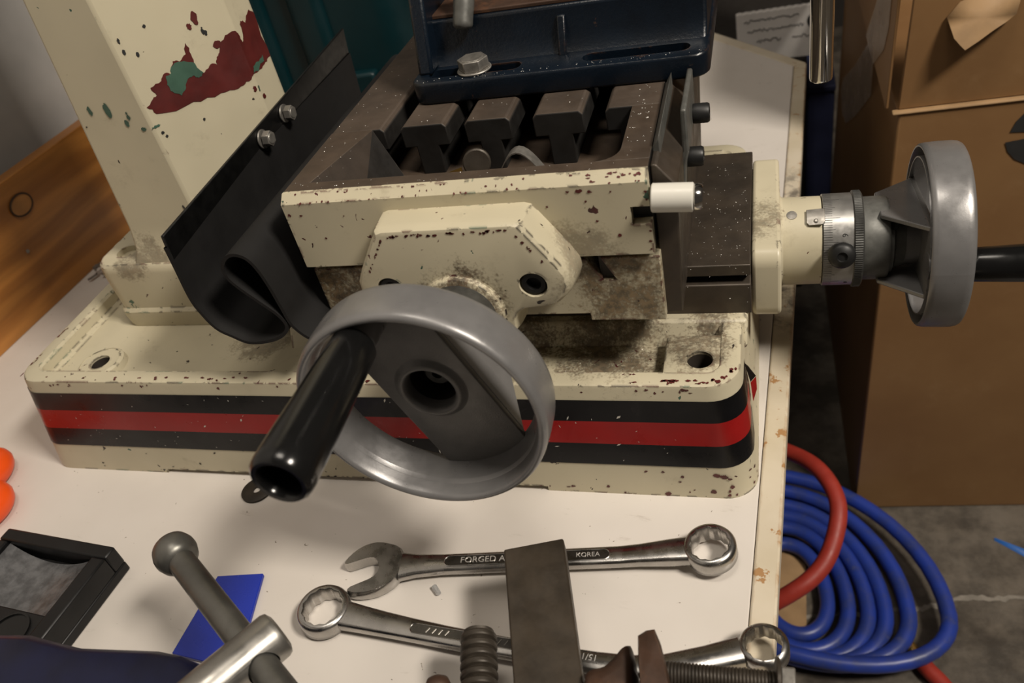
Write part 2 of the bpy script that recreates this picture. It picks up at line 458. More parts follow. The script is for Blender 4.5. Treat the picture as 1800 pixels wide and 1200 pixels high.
# corner pads with bolt holes, the sunk pan between them
for hx, hy, pad in ((-.5435, .425, 0), (-.0435, .4195, 1), (-.046, .695, 1), (-.565, .69, 0)):
    if pad:
        o = build('corner_pad', MB().prism([(hx - .024, hy - .016), (hx + .004, hy - .016), (hx + .016, hy - .008), (hx + .020, hy + .004), (hx + .020, hy + .027), (hx - .024, hy + .027)] if hy < .5 else [(hx - .024, hy - .027), (hx + .020, hy - .027), (hx + .018, hy + .006), (hx + .002, hy + .018), (hx - .024, hy + .018)], .080, .1008), M['base'], base, .003)
        cut(o, MB().cyl((hx, hy, .07), (hx, hy, .12), .0085, n=24))
        cut(base, MB().cyl((hx, hy, -.05), (hx, hy, .2), .0085, n=24))
    else:
        o = build('corner_boss', MB().lathe([(.0215, 0), (.020, .0065), (.0175, .008), (.0175, .0075)], (hx, hy, FZ - .001), (0, 0, 1), 28), M['base'], base, smooth=50)
        cut(o, MB().cyl((hx, hy, .07), (hx, hy, .12), .0085, n=24))
        cut(base, MB().cyl((hx, hy, -.05), (hx, hy, .2), .0085, n=24))

for hx, hy, zt in ((-.5435, .425, .0925), (-.0435, .4195, .0985), (-.046, .695, .0985), (-.565, .69, .0925)):
    build('bolt_hole_dark_cup', MB().lathe([(.0005, 0), (.0083, 0), (.0083, zt - .045)], (hx, hy, .045), (0, 0, 1), 24, cap=False), M['flake_dark'], base)  # bare iron cup added so each hole looks dark inside

# vinyl stripes round the base front
def stripe(name, z0, z1, mat, z0r=None, z1r=None):
    a = base_ring(.05); n = 8
    order = list(range(2 * (n + 1), 4 * (n + 1)))          # front-left corner, front, front-right corner
    mb = MB(); lo = []; hi = []
    def pts(t, z):
        return base_ring(z, -.0004)
    L0 = base_ring(z0, -.00045); L1 = base_ring(z1, -.00045)
    for i in order:
        k = 0
        lo.append((*L0[i], z0)); hi.append((*L1[i], z1))
    # run a little way up both sides
    lo.insert(0, (lo[0][0], lo[0][1] + .05, z0)); hi.insert(0, (hi[0][0], hi[0][1] + .05, z1))
    lo.append((lo[-1][0], lo[-1][1] + .012, z0)); hi.append((hi[-1][0], hi[-1][1] + .020, z1))
    mb.add(lo + hi, [(i, i + 1, len(lo) + i + 1, len(lo) + i) for i in range(len(lo) - 1)])
    o = build(name, mb, mat, base, smooth=60)
    return o
stripe('black_stripe', .0702, .0890, M['stripe_black'])
stripe('red_stripe', .0497, .0702, M['stripe_red'])
stripe('black_stripe', .0300, .0497, M['stripe_black'])
# loose stripe ends peeling off the right side
xr = -.0085
build('loose_stripe_end', MB().add([(-.0158, .430, .089), (-.0120, .431, .0705), (-.0085, .440, .0680), (-.0135, .437, .0800)], [(0, 1, 2, 3)]), M['stripe_black'], base, smooth=0)
build('loose_stripe_end', MB().add([(-.0120, .431, .0700), (-.0105, .432, .0510), (-.0080, .4385, .0570), (-.0085, .440, .0675)], [(0, 1, 2, 3)]), M['stripe_red'], base, smooth=0)

# slideway pedestal and dovetail ways on top of the base
build('way_pedestal', MB().prism([(.448, .086), (.458, .1035), (.632, .1035), (.642, .086)], -.372, -.0135, 'x'), M['base'], mm, .002)
build('dovetail_way', MB().prism([(.4655, .1030), (.4655, .1275), (.478, .1290), (.4665, .1345), (.4665, .1430), (.6235, .1430), (.6235, .1345), (.612, .129), (.6245, .1275), (.6245, .103)], -.42, -.0110, 'x'), M['ways'], mm, .0008)

# front bearing end plate and Y feed screw housing
AY, AZ = .545, .108
ep = build('bearing_plate', MB().prism(rrect(.476, .614, .0875, .1445, .012), -.0105, .0088, 'x'), M['endplate'], mm, .0025, 3)
build('screw_housing', MB().lathe([(.034, 0), (.0325, .002), (.0322, .0282)], (.0085, AY, AZ), (1, 0, 0)), M['endplate'], mm)
dl = build('graduated_dial', MB().lathe([(.031, 0), (.0335, .0005), (.0335, .0205), (.0325, .021)], (.0371, AY, AZ), (1, 0, 0)), M['dial'], mm)
# knurled ring
N = 260; rr = []
for h, k in ((.0575, 0), (.0582, 1), (.0632, 1), (.0642, 0)):
    rr.append([(h, AY + ((.0350 if i % 2 else .0346) if k else .0335) * math.cos(2 * PI * i / N), AZ + ((.0350 if i % 2 else .0346) if k else .0335) * math.sin(2 * PI * i / N)) for i in range(N)])
build('knurled_ring', MB().loft(rr), M['dialdark'], dl, smooth=20)
build('collar', MB().lathe([(.0300, 0), (.0300, .016), (.029, .0175)], (.0640, AY, AZ), (1, 0, 0)), M['collar'], mm)
mb = MB()
for k in range(120):
    a = 2 * PI * k / 120
    L_ = .011 if k % 10 == 0 else (.0078 if k % 5 == 0 else .0058)
    c = Vector((0, math.cos(a), math.sin(a))); t = Vector((0, -math.sin(a), math.cos(a)))
    p = Vector((.0376, AY, AZ)) + c * .03362
    w = t * .00013
    mb.add([p - w, p + w, p + w + Vector((L_, 0, 0)), p - w + Vector((L_, 0, 0))], [(0, 1, 2, 3)])
o = build('graduation_marks', mb, M['ink'], dl, smooth=0); o['kind'] = 'stuff'
def dial_text(s, ang, size, x):
    b = text_mb(s, size, .0001)
    c = Vector((0, math.cos(ang), math.sin(ang)))
    # text reads along the circumference
    ux = Vector((0, -math.sin(ang), math.cos(ang)))
    Mx = Matrix((( 0, -1, 0, x), (-ux.y, 0, c.y, AY + c.y * .0336), (-ux.z, 0, c.z, AZ + c.z * .0336), (0, 0, 0, 1)))
    Mx = Matrix(((0, 1, 0, x), (ux.y, 0, c.y, AY + c.y * .0336), (ux.z, 0, c.z, AZ + c.z * .0336), (0, 0, 0, 1)))
    build('dial_numeral', b.xf(Mx), M['ink'], dl, smooth=0)
dial_text('6', math.radians(142), .0055, .0515)
dial_text('8', math.radians(214), .0035, .0530)
# black thumb screw locking the dial
ta = math.radians(163); tc = Vector((0, math.cos(ta), math.sin(ta))); tp = Vector((.0490, AY, AZ))
build('dial_lock_screw', MB().lathe([(.0055, .030), (.0055, .0355), (.0088, .036), (.0092, .0375), (.0092, .0405), (.007, .043), (.0035, .044), (.0030, .0425), (.001, .0425)], tp, tc, 28), M['matteblack'], mm, smooth=50)
# riveted index tab on the housing
ia = math.radians(118)
mb = MB()
pl = []
for u in range(7):
    for x_ in (.0262, .0385):
        a = ia + (u - 3) * .062
        pl.append((u, x_, a))
g = [[(x_ + (0.0 if not (u in (6,)) else (.0018 if x_ < .03 else -.0018)), AY + (.0329 + d) * math.cos(ia + (u - 3) * .062), AZ + (.0329 + d) * math.sin(ia + (u - 3) * .062)) for x_, d in ((.0262, 0), (.0385, .0012), (.0385, .0024), (.0262, .0014))] for u in range(7)]
mb.loft(g)
it = build('index_tab', mb, M['zinc'], mm, .0003)
ra = ia + .10; rc = Vector((0, math.cos(ra), math.sin(ra)))
build('rivet', MB().lathe([(.0016, 0), (.0016, .0008), (.0008, .0014)], Vector((.0325, AY, AZ)) + rc * .0344, rc, 12), M['zinc'], it)
oa = math.radians(112); oc = Vector((0, math.cos(oa), math.sin(oa)))
build('oil_cup', MB().lathe([(.0038, 0), (.0036, .0008), (.0012, .0011)], Vector((.0165, AY, AZ)) + oc * .0319, oc, 16), M['zinc'], mm)

# handwheels, built about a local axis that points away from the machine
def handwheel(center, out_dir, e_dir, label, k=1.0):
    w = Vector(out_dir).normalized(); e = Vector(e_dir); e = (e - w * e.dot(w)).normalized(); p = w.cross(e)
    Mx = Matrix(((e.x * k, p.x * k, w.x * k, center[0]), (e.y * k, p.y * k, w.y * k, center[1]), (e.z * k, p.z * k, w.z * k, center[2]), (0, 0, 0, 1)))
    prof = [(.0602, -.0075), (.0618, -.0250), (.0624, -.0262), (.0634, -.0263), (.0645, -.0252), (.0651, -.0220), (.0654, -.0130), (.0653, -.0055), (.0648, -.0026), (.0638, -.0008), (.0625, -.0001), (.0611, -.0006), (.0602, -.0022), (.0596, -.0050),
            (.0575, -.0130), (.0556, -.0220), (.0548, -.0250), (.0551, -.0262), (.0560, -.0262), (.0582, -.0090)]
    n = 96
    rings = [[(r * math.cos(2 * PI * i / n), r * math.sin(2 * PI * i / n), h) for r, h in prof] for i in range(n)]
    mb = MB(); mb.loft(rings + [rings[0]], cap=False)
    rim = build('handwheel', mb.xf(Mx), M['wheel'], mm, smooth=50)
    rim['label'] = label
    # dished web: a plate across the rim with deep side skirts
    W = .0265
    mb = MB()
    def clip(q): return math.sqrt(.0562 ** 2 - q * q)
    ou = [(clip(-W + 2 * W * k / 10), -W + 2 * W * k / 10) for k in range(11)] + [(-clip(W - 2 * W * k / 10), W - 2 * W * k / 10) for k in range(11)]
    mb.prism(ou, -.0262, -.0222)
    wweb = build('wheel_web', mb, M['wheelweb'], None, .0010)
    cut(wweb, MB().cyl((0, 0, -.035), (0, 0, -.01), .0134, n=40))
    wweb.data.transform(Mx); wweb.parent = rim
    for s_ in (-1, 1):
        c = clip(W) - .002
        pr = [(-c, -.0255), (-.021, -.0530), (.021, -.0530), (c, -.0255)]
        a, b = (W - .0035, W) if s_ > 0 else (-W, -W + .0035)
        sk = MB(); sk.add([(x_, a, h) for x_, h in pr] + [(x_, b, h) for x_, h in pr], [(0, 1, 2, 3), (7, 6, 5, 4), (0, 4, 5, 1), (1, 5, 6, 2), (2, 6, 7, 3), (3, 7, 4, 0)])
        build('web_skirt', sk.xf(Mx), M['wheel'], rim, .0008)
    # hub with a rounded raised lip and an open bore
    hp = [(.0165, -.0520), (.0200, -.0515), (.0200, -.0222), (.0190, -.0218), (.0175, -.0200), (.0158, -.0192), (.0143, -.0198), (.0132, -.0225), (.0130, -.0440), (.0050, -.0440)]
    build('hub', MB().lathe(hp, (0, 0, 0), (0, 0, 1), 56).xf(Mx), M['wheelweb'], rim, smooth=50)
    build('spindle_end', MB().lathe([(.0075, -.046), (.0075, -.034), (.0065, -.033), (.003, -.033), (.003, -.036)], (0, 0, 0), (0, 0, 1), 24).xf(Mx), M['dialdark'], rim)
    build('hub_bore_dark_cup', MB().lathe([(.0075, -.0435), (.0129, -.0435), (.0129, -.0270)], (0, 0, 0), (0, 0, 1), 40, cap=False).xf(Mx), M['boredark'], rim)  # dark cup added in the bore, its shade put into the colour
    # crank handle on the rim end of the web
    hc = (.0500, 0)
    build('handle_boss', MB().lathe([(.0092, -.0265), (.0088, -.005), (.0080, -.0035)], (hc[0], 0, 0), (0, 0, 1), 28).xf(Mx), M['wheel'], rim)
    gp = [(.0060, -.004), (.0098, -.0034), (.0112, -.001), (.0120, .020), (.0131, .050), (.0138, .074), (.0134, .0795), (.0118, .0815), (.0100, .0812), (.0090, .0795), (.0085, .0660), (.0040, .0655), (.0035, .067), (.001, .067)]
    build('crank_grip', MB().lathe(gp, (hc[0], 0, 0), (0, 0, 1), 40).xf(Mx), M['grip'], rim, smooth=50)
    return rim
handwheel((.1275, AY, AZ), (1, 0, 0), (0, -.985, .17), 'grey handwheel at the bearing end, seen edge on')
build('hub_clutch', MB().lathe([(.0255, 0), (.0255, .005), (.022, .0065), (.0205, .013)], (.0792, AY, AZ), (1, 0, 0)), M['collar'], mm)
ka = math.radians(128); kc_ = Vector((0, math.cos(ka), math.sin(ka)))
build('set_screw_hole', MB().lathe([(.0036, 0), (.0036, .0004)], Vector((.0838, AY, AZ)) + kc_ * .0253, kc_, 16), M['ink'], mm)  # flat black disc stands for the shaded inside of the hole

# ---------------- saddle under the table
build('saddle', MB().prism([(-.2975, .1385), (-.2975, .1870), (-.108, .1870), (-.0985, .1720), (-.1005, .1705), (-.090, .1705), (-.0985, .1872), (-.0620, .1872), (-.0620, .1380), (-.1105, .1385), (-.1105, .1440), (-.270, .1440), (-.270, .1385)], .4160, .672, 'y'), M['saddle'], mm, .0012)
build('gib_strip', MB().box(-.1000, -.0905, .4185, .67, .1650, .1900), M['steel'], mm)

# ---------------- work table with T slots
TX0, TX1, TY0, TY1, TZ0, TZ1 = -.2975, -.0638, .4180, .86, .1930, .2462
tb = MB()
tb.box(TX0, TX1, TY0, TY1, TZ0, .2090)                               # slab
tb.box(TX0, TX1, TY0, .4285, .2090, TZ1)                             # front rail
# left flank, widening towards the front corner of the trough
tb.hexa([(TX0, .4285, .209), (-.258, .4285, .209), (-.252, .500, .209), (TX0, .500, .209)], [(TX0, .4285, TZ1), (-.2830, .4285, TZ1), (-.2655, .500, TZ1), (TX0, .500, TZ1)])
rc_ = []
for k in range(7):
    a = math.radians(180 + 90 * k / 6)
# right flank with a rounded trough corner
c_ = [(-.0965 + .0145 * math.sin(math.radians(15 * k)), .4430 - .0145 * math.cos(math.radians(15 * k))) for k in range(7)]
tb.prism([(TX1, .4285), (TX1, .500), (-.0820, .500)] + [p for p in c_[::-1]], .2090, TZ1)
table = build('work_table', tb, M['table'], mm, .0012)
# lands between the T slots, each its own piece
def land(x0, x1, left, right):
    st = .0088; hz = .2300
    a, b = (x0 + st if left else x0), (x1 - st if right else x1)
    ch = .0028
    pr = [(a, .2085), (b, .2085), (b, hz)] + ([(x1, hz), (x1, TZ1 - ch), (x1 - ch, TZ1)] if right else [(x1, hz), (x1, TZ1)])
    pr += ([(x0 + ch, TZ1), (x0, TZ1 - ch), (x0, hz), (a, hz)] if left else [(x0, TZ1), (x0, hz), (a, hz)])
    q = []
    for p_ in pr:
        if not q or (abs(p_[0] - q[-1][0]) + abs(p_[1] - q[-1][1])) > 1e-6: q.append(p_)
    build('t_slot_land', MB().prism(q, .5000, TY1, 'y'), M['slot'], table, .0009)
land(TX0, -.2570, False, True)
land(-.2450, -.2105, True, True)
land(-.1975, -.1645, True, True)
land(-.1490, -.1145, True, True)
land(-.1000, TX1, True, False)
# painted cream front of the table
pf = build('painted_front', MB().prism([(.4182, .1930), (.4100, .1930), (.4100, .2412), (.4158, .2463), (.4182, .2463)], TX0, TX1, 'x'), M['cream'], table)
cut(pf, MB().box(-.0750, -.05, .40, .43, .2135, .2255))

# feed screw bracket on the table front
BC = -.1805
def bracket_outline(s=1.0):
    half = [(.0410, .2325), (.0450, .2312), (.0625, .2040), (.0668, .1955), (.0672, .1890), (.0645, .1820), (.0590, .1765), (.0520, .1745), (.0380, .1728), (.0325, .1695), (.0300, .1640), (.0285, .1560)]
    r = [(BC + a * s, b) for a, b in half]
    l = [(BC - a * s, b) for a, b in half]
    return r + [(BC + .018, .1470), (BC - .018, .1470)] + l[::-1]
bo = bracket_outline()
cx, cz = BC, .196
sh = lambda k, dz=0: [(cx + (x_ - cx) * k, cz + (z_ - cz) * k + dz) for x_, z_ in bo]
mb = MB()
def rg(pts, y_): return [(x_, y_, z_) for x_, z_ in pts]
mb.loft([rg(sh(1.07, -.002), .4105), rg(sh(1.045, -.001), .394), rg(sh(1.02), .3880), rg(sh(.985), .3856), rg(sh(.95), .3850)])
br = build('screw_bracket', mb, M['cream'], mm, smooth=40)
WX, WZ = -.1825, .1722
build('bearing_boss', MB().lathe([(.0300, 0), (.0272, .0012), (.0262, .0042), (.0250, .005)], (WX, .3858, WZ), (0, -1, 0)), M['cream'], br)
for s_ in (-1, 1):
    sx, sz = BC + s_ * .0465, .1905
    cut(br, MB().cyl((sx, .37, sz), (sx, .3960, sz), .0088, n=28))
    build('socket_screw', MB().lathe([(.0080, 0), (.0080, .0085), (.0072, .0095), (.0046, .0095), (.0040, .0045), (.001, .0045)], (sx, .3960, sz), (0, -1, 0), 28), M['matteblack'], br, smooth=40)
build('feed_dial', MB().lathe([(.0225, 0), (.0232, .0015), (.0232, .0270), (.0225, .029)], (WX, .3815, WZ), (0, -1, 0)), M['dialdark'], mm)
build('dial_collar', MB().lathe([(.0205, 0), (.0205, .0130)], (WX, .3535, WZ), (0, -1, 0)), M['collar'], mm)
handwheel((WX, .2900, WZ), (0, -1, 0), (-.394, 0, .919), 'grey dished handwheel with long black crank grip, nearest the camera', 1.098)

build('side_bar', MB().prism([(-.0634, .1385), (-.0520, .1385), (-.0490, .2300), (-.0600, .2440), (-.0634, .2440)], .4235, .640, 'y'), M['ways'], mm, .001)
# nylon stop rod and bent limit stop at the right side of the table
nr = build('nylon_stop', MB().cyl((-.0625, .4115, .2298), (-.0392, .4115, .2288), .0083, n=32, ch=.0006), M['nylon'], mm)
build('stop_screw', MB().cyl((-.0392, .4115, .2288), (-.0342, .4115, .2286), .0076, .0070, 24, .0008), M['chrome'], nr)
ls = build('limit_stop', MB().prism([(-.0560, .1960), (-.0500, .1960), (-.0480, .2180), (-.0455, .2270), (-.0455, .2550), (-.0490, .2550), (-.0495, .2285), (-.0540, .2200)], .468, .530, 'y'), M['collar'], mm, .0012)
build('limit_stop_plate', MB().prism([(-.0636, .1940), (-.0610, .1940), (-.0585, .2200), (-.0590, .2540), (-.0636, .2455)], .440, .530, 'y'), M['collar'], mm, .0008)
for sy, sz, sx in ((.512, .2315, -.0455), (.490, .2125, -.0490)):
    build('cap_screw', MB().lathe([(.0062, 0), (.0064, .001), (.0064, .0092), (.0056, .0105), (.0034, .0105), (.003, .007), (.001, .007)], (sx, sy, sz), (1, 0, 0), 24), M['matteblack'], ls, smooth=40)

# ---------------- column
def col_ring(z):
    t = (z - .15) / .25
    xl = -.5085 + .025 * t
    f = max(0, (.170 - z)) * .30                      # flare into the foot
    pts = [(xl - .008 - f, .512), (xl - f, .490 - f), (-.4346 + .0, .490 - f), (-.3815, .5585), (-.3815, .592), (-.4346, .660 + f), (xl - f, .672 + f), (xl - .008 - f, .650)]
    return [(x_, y_, z) for x_, y_ in pts]
cm = build('column', MB().loft([col_ring(z_) for z_ in (.150, .156, .165, .185, .30, .45, .72)]), M['column'], mm, .0018, 2, ang=15)
fo = [(x_, y_) for x_, y_ in rrect(-.5600, -.392, .4800, .690, .016, 5)]
def frg(k, z_): return [(-.476 + (x_ + .476) * k, .585 + (y_ - .585) * k, z_) for x_, y_ in fo]
ft = build('column_foot', MB().loft([frg(.985, .0875), frg(.99, .090), frg(1.0, .099), frg(1.0, .1045), frg(.980, .108), frg(.985, .145), frg(.978, .1505), frg(.96, .153)]), M['base'], cm, smooth=40)
cut(ft, MB().cyl((-.5355, .505, .148), (-.5355, .505, .16), .0095, n=24))
# peeled paint: red primer with islands of older green paint
def on_chamfer(u, z_, d=.0003):
    dx, dy = .0531, .0685; L_ = math.hypot(dx, dy)
    if u <= L_: return (-.4346 + dx / L_ * u + dy / L_ * d, .490 + dy / L_ * u - dx / L_ * d, z_)
    return (-.3815 + d, .5585 + (u - L_), z_)
def ragged(pts, n=3, amp=.22):
    for _ in range(n):
        q = []
        for i, p in enumerate(pts):
            r = pts[(i + 1) % len(pts)]
            dx, dy = r[0] - p[0], r[1] - p[1]; k = random.uniform(-amp, amp)
            q += [p, ((p[0] + r[0]) / 2 - dy * k, (p[1] + r[1]) / 2 + dx * k)]
        pts = q
    return pts
def decal(name, pts, mat, d):
    bm = bmesh.new()
    fv = [bm.verts.new((p[0], p[1], 0)) for p in pts]
    for t3 in tessellate_polygon([[Vector((p[0], p[1], 0)) for p in pts]]):
        try: bm.faces.new([fv[i] for i in t3])
        except ValueError: pass
    # cut along the chamfer corner so that the patch folds round it
    L_ = math.hypot(.0531, .0685)
    bmesh.ops.bisect_plane(bm, geom=bm.verts[:] + bm.edges[:] + bm.faces[:], plane_co=(L_, 0, 0), plane_no=(1, 0, 0))
    for off in (-.006, -.003, .003, .006):
        bmesh.ops.bisect_plane(bm, geom=bm.verts[:] + bm.edges[:] + bm.faces[:], plane_co=(L_ + off, 0, 0), plane_no=(1, 0, 0))
    bm.verts.ensure_lookup_table()
    b = MB(); b.add([on_chamfer(v.co.x, v.co.y, d) for v in bm.verts], [tuple(v.index for v in fc.verts) for fc in bm.faces]); bm.free()
    build(name, b, mat, cm, smooth=0)
big = [(.0074, .2761), (.036, .2735), (.058, .2712), (.0725, .2691), (.080, .2715), (.0883, .2742), (.0955, .2736), (.104, .274), (.112, .2745), (.1195, .276), (.1195, .3105), (.114, .315), (.108, .3125), (.1035, .3085), (.0979, .3120), (.0959, .3104), (.0935, .301), (.0905, .2985), (.0895, .3045), (.0865, .3087), (.0782, .3083), (.0700, .3000), (.0660, .2965), (.0640, .2912), (.0600, .2935), (.0570, .2915), (.0521, .2896), (.0485, .2930), (.0468, .2975), (.0490, .3050), (.0484, .3139), (.0455, .3065), (.0390, .3035), (.0345, .3055), (.0315, .3021), (.0300, .2975), (.0255, .3000), (.0210, .2960), (.0117, .2945), (.0135, .2880), (.0085, .2860), (.0030, .2830)]
decal('peeled_primer_patch', ragged(big, 2, .16), M['peel_red'], .0004)
gr1 = [(.0300, .2985), (.0350, .3040), (.0400, .3030), (.0470, .3000), (.0490, .2950), (.0520, .2900), (.0470, .2880), (.0440, .2910), (.0380, .2890), (.0345, .2840), (.0300, .2810), (.0270, .2840), (.0240, .2870), (.0235, .2920), (.0255, .2980)]
decal('old_green_paint', ragged(gr1, 2, .2), M['peel_green'], .0007)
decal('old_green_paint', ragged([(.088, .2745), (.096, .2735), (.108, .2765), (.109, .2815), (.098, .2800), (.091, .2790)], 2, .2), M['peel_green'], .0007)
for u_, z_, w_, h_, mt in ((.0620, .3270, .0022, .0050, 'peel_red'), (.0560, .3230, .0020, .0024, 'peel_red'), (.0640, .3170, .0012, .003, 'ink'), (.0655, .3150, .0012, .002, 'ink'), (.0700, .3045, .003, .003, 'peel_red'), (.084, .2640, .0014, .0025, 'peel_red'), (.0905, .255, .0022, .0022, 'peel_red'), (.0878, .263, .0008, .0026, 'peel_green'),
                           (.0060, .3310, .001, .002, 'ink'), (.006, .323, .001, .0022, 'ink'), (.0140, .3185, .001, .0018, 'ink'), (.0265, .3340, .0012, .0012, 'ink'), (.070, .3450, .0014, .0012, 'ink'), (.094, .349, .002, .002, 'peel_red'), (.0030, .2680, .0035, .0012, 'peel_green'), (.0055, .2620, .0012, .0012, 'ink'), (.007, .2585, .0011, .0011, 'ink'), (.038, .2585, .001, .0012, 'ink')):
    decal('paint_chip', ragged([(u_ + w_ * math.cos(a), z_ + h_ * math.sin(a)) for a in [2 * PI * k / 7 for k in range(7)]], 1, .3), M[mt], .0005)
for x_, z_, w_, h_, mt in ((-0.4650, .2850, .0026, .0060, 'peel_green'), (-0.4805, .2860, .0014, .0038, 'peel_green'), (-0.4540, .2735, .0018, .0030, 'peel_green'), (-.4500, .2790, .0012, .0035, 'peel_green'), (-.4420, .2680, .0025, .0016, 'peel_green'), (-.4420, .2010, .001, .002, 'ink'), (-0.4910, .2740, .0007, .0007, 'ink')):
    q = ragged([(x_ + w_ * math.cos(a), z_ + h_ * math.sin(a)) for a in [2 * PI * k / 8 for k in range(8)]], 1, .3)
    b = MB(); b.add([(p[0], .4896, p[1]) for p in q], [tuple(range(len(q)))]); build('paint_chip', b, M[mt], cm, smooth=0)

# ---------------- black sheet guard with the folded rubber way cover
GY0, GY1 = .385, .712
def gz(y_): return .2385 + (y_ - .385) * .045
mb = MB().hexa([(-.3790, GY0, gz(GY0) - .0255), (-.3765, GY0, gz(GY0) - .0255), (-.3765, GY1, gz(GY1) - .0255), (-.3790, GY1, gz(GY1) - .0255)],
               [(-.3762, GY0, gz(GY0)), (-.3737, GY0, gz(GY0)), (-.3737, GY1, gz(GY1)), (-.3762, GY1, gz(GY1))])
gd = build('guard_plate', mb, M['sheet'], mm, .0006)
for by in (.527, .568):
    z_ = gz(by) - .0100
    b = MB().prism([(by + .0062 * math.cos(PI / 3 * k + .3), z_ + .0062 * math.sin(PI / 3 * k + .3)) for k in range(6)], -.3712, -.3655, 'x')
    b.lathe([(.0074, 0), (.0074, .0014)], (-.3740, by, z_), (1, 0, 0), 24)
    b.lathe([(.0048, 0), (.0040, .0008)], (-.3656, by, z_), (1, 0, 0), 24)
    build('hex_bolt', b, M['zinc'], gd, .0004)
rp = [(-.3765, .2300), (-.3773, .2129), (-.3785, .1902), (-.3768, .1777), (-.3708, .1623), (-.3606, .1544), (-.3493, .1485), (-.3325, .1499), (-.3199, .1549), (-.3134, .1628), (-.3161, .1723), (-.3248, .1827), (-.3349, .1945), (-.3410, .2041), (-.3406, .2132), (-.3346, .2201), (-.3277, .2220), (-.3205, .2190), (-.3160, .2112), (-.3130, .1975), (-.3110, .1786), (-.3095, .1649), (-.3045, .1560), (-.2990, .1510)]
sp_ = smooth_pts([(a, 0, b) for a, b in rp], 4)
ring_o = []
for i, p in enumerate(sp_):
    t = (sp_[min(i + 1, len(sp_) - 1)] - sp_[max(i - 1, 0)]).normalized(); n_ = Vector((t.z, 0, -t.x)) * .0012
    ring_o.append((p + n_, p - n_))
mb = MB(); n_ = len(sp_)
for y_ in (GY0 - .001, GY1):
    mb.v += [(a.x, y_, a.z) for a, b in ring_o] + [(b.x, y_, b.z) for a, b in ring_o]
for i in range(n_ - 1):
    mb.f += [(i, i + 1, 2 * n_ + i + 1, 2 * n_ + i), (n_ + i + 1, n_ + i, 3 * n_ + i, 3 * n_ + i + 1), (i + 1, i, n_ + i, n_ + i + 1), (2 * n_ + i, 2 * n_ + i + 1, 3 * n_ + i + 1, 3 * n_ + i)]
build('rubber_way_cover', mb, M['rubber'], mm, smooth=50)

# chromed feed lever coming down from the head
build('feed_lever', MB().lathe([(.0062, 0), (.0078, .0012), (.0082, .003), (.0082, .62)], (.0384, .62, .1985), (-.012, 0, 1), 40), M['chrome'], mm)

# ---------------- flaked paint showing dark red primer along the edges
def flakes(name, spots_, mat, parent):
    b = MB()
    for c, u, v, a, h in spots_:
        c = Vector(c); u = Vector(u).normalized(); v = Vector(v).normalized(); n0 = random.randint(5, 8); ph = random.uniform(0, 6)
        q = ragged([(a * math.cos(2 * PI * k / n0 + ph) * random.uniform(.6, 1.2), h * math.sin(2 * PI * k / n0 + ph) * random.uniform(.6, 1.2)) for k in range(n0)], 1, .28)
        P = [c + u * x_ + v * z_ for x_, z_ in q]
        b.add(P + [c], [(k, (k + 1) % len(P), len(P)) for k in range(len(P))])
    o = build(name, b, mat, parent, smooth=0); o['kind'] = 'stuff'
    return o
X_, Y_, Z_ = Vector((1, 0, 0)), Vector((0, 1, 0)), Vector((0, 0, 1))
rf_ = random.Random(11)
sp1 = []; sp2 = []
def base_y(z_): return .3865 + .0065 * z_ / .1 - .0003
for x_, z_, a in ((-.1119, .0073, .0016), (-.1001, .0018, .001), (-.0835, .0239, .0013), (-.0715, .0240, .0014), (-.0581, .0200, .0013), (-.0694, .0022, .0024), (-.0374, .0062, .0022), (-.0300, .0215, .0026), (-.0345, .0225, .0022), (-.026, .0195, .0015), (-.060, .0150, .001), (-.022, .0225, .0012)):
    sp1.append(((x_, base_y(z_), z_), X_, Z_, a * 1.15, a))
for k in range(26):                                   # bottom edge and lower front
    x_ = rf_.uniform(-.60, -.03); z_ = .005 if rf_.random() < .6 else rf_.uniform(.005, .026)
    (sp1 if x_ > -.2 else sp2).append(((x_, base_y(z_), z_), X_, Z_, rf_.uniform(.0006, .0018), rf_.uniform(.0005, .0013)))
for k in range(11):                                   # lower right corner
    a = rf_.uniform(-85, -5); z_ = rf_.uniform(.003, .026); rr_ = base_ring(z_, -.0004); R0 = .0224
    cx_, cy_ = -.0075 - .0095 * z_ / .1 - .022, .3865 + .0065 * z_ / .1 + .022
    d_ = Vector((math.cos(math.radians(a)), math.sin(math.radians(a)), 0))
    sp1.append((Vector((cx_, cy_, z_)) + d_ * R0, Vector((-d_.y, d_.x, 0)), Z_, rf_.uniform(.0008, .0019), rf_.uniform(.0008, .0022)))
for k in range(58):                                   # front rim edge
    x_ = rf_.uniform(-.085, -.035) if k < 22 else rf_.uniform(-.58, -.36) if k < 48 else rf_.uniform(-.36, -.1)
    if k % 3: sp1.append(((x_, .3958 + rf_.uniform(-.0006, .003), .1018), X_, Y_, rf_.uniform(.0008, .0026), rf_.uniform(.0006, .0014)))
    else: sp1.append(((x_, base_y(.098) + .0000, rf_.uniform(.0945, .0985)), X_, Z_, rf_.uniform(.0006, .0016), rf_.uniform(.0006, .0018)))
for k in range(9):                                    # left rim corner
    sp1.append(((-.6035 + rf_.uniform(-.001, .001), rf_.uniform(.40, .47), .1018), X_, Y_, rf_.uniform(.0005, .0011), rf_.uniform(.001, .0035)))
for k in range(10):
    a = math.radians(rf_.uniform(-80, -10)); c = Vector((-.0390, .4150, .1018)) + Vector((math.cos(a), math.sin(a), 0)) * rf_.uniform(.0165, .0195)
    sp1.append((c, X_, Y_, rf_.uniform(.0009, .002), rf_.uniform(.0009, .0018)))
flakes('paint_flakes', sp1, M['peel_red'], base)
flakes('paint_flakes', sp2, M['flake_dark'], base)
sp1 = []
bvd = Vector((0, .0058, .0051)).normalized()
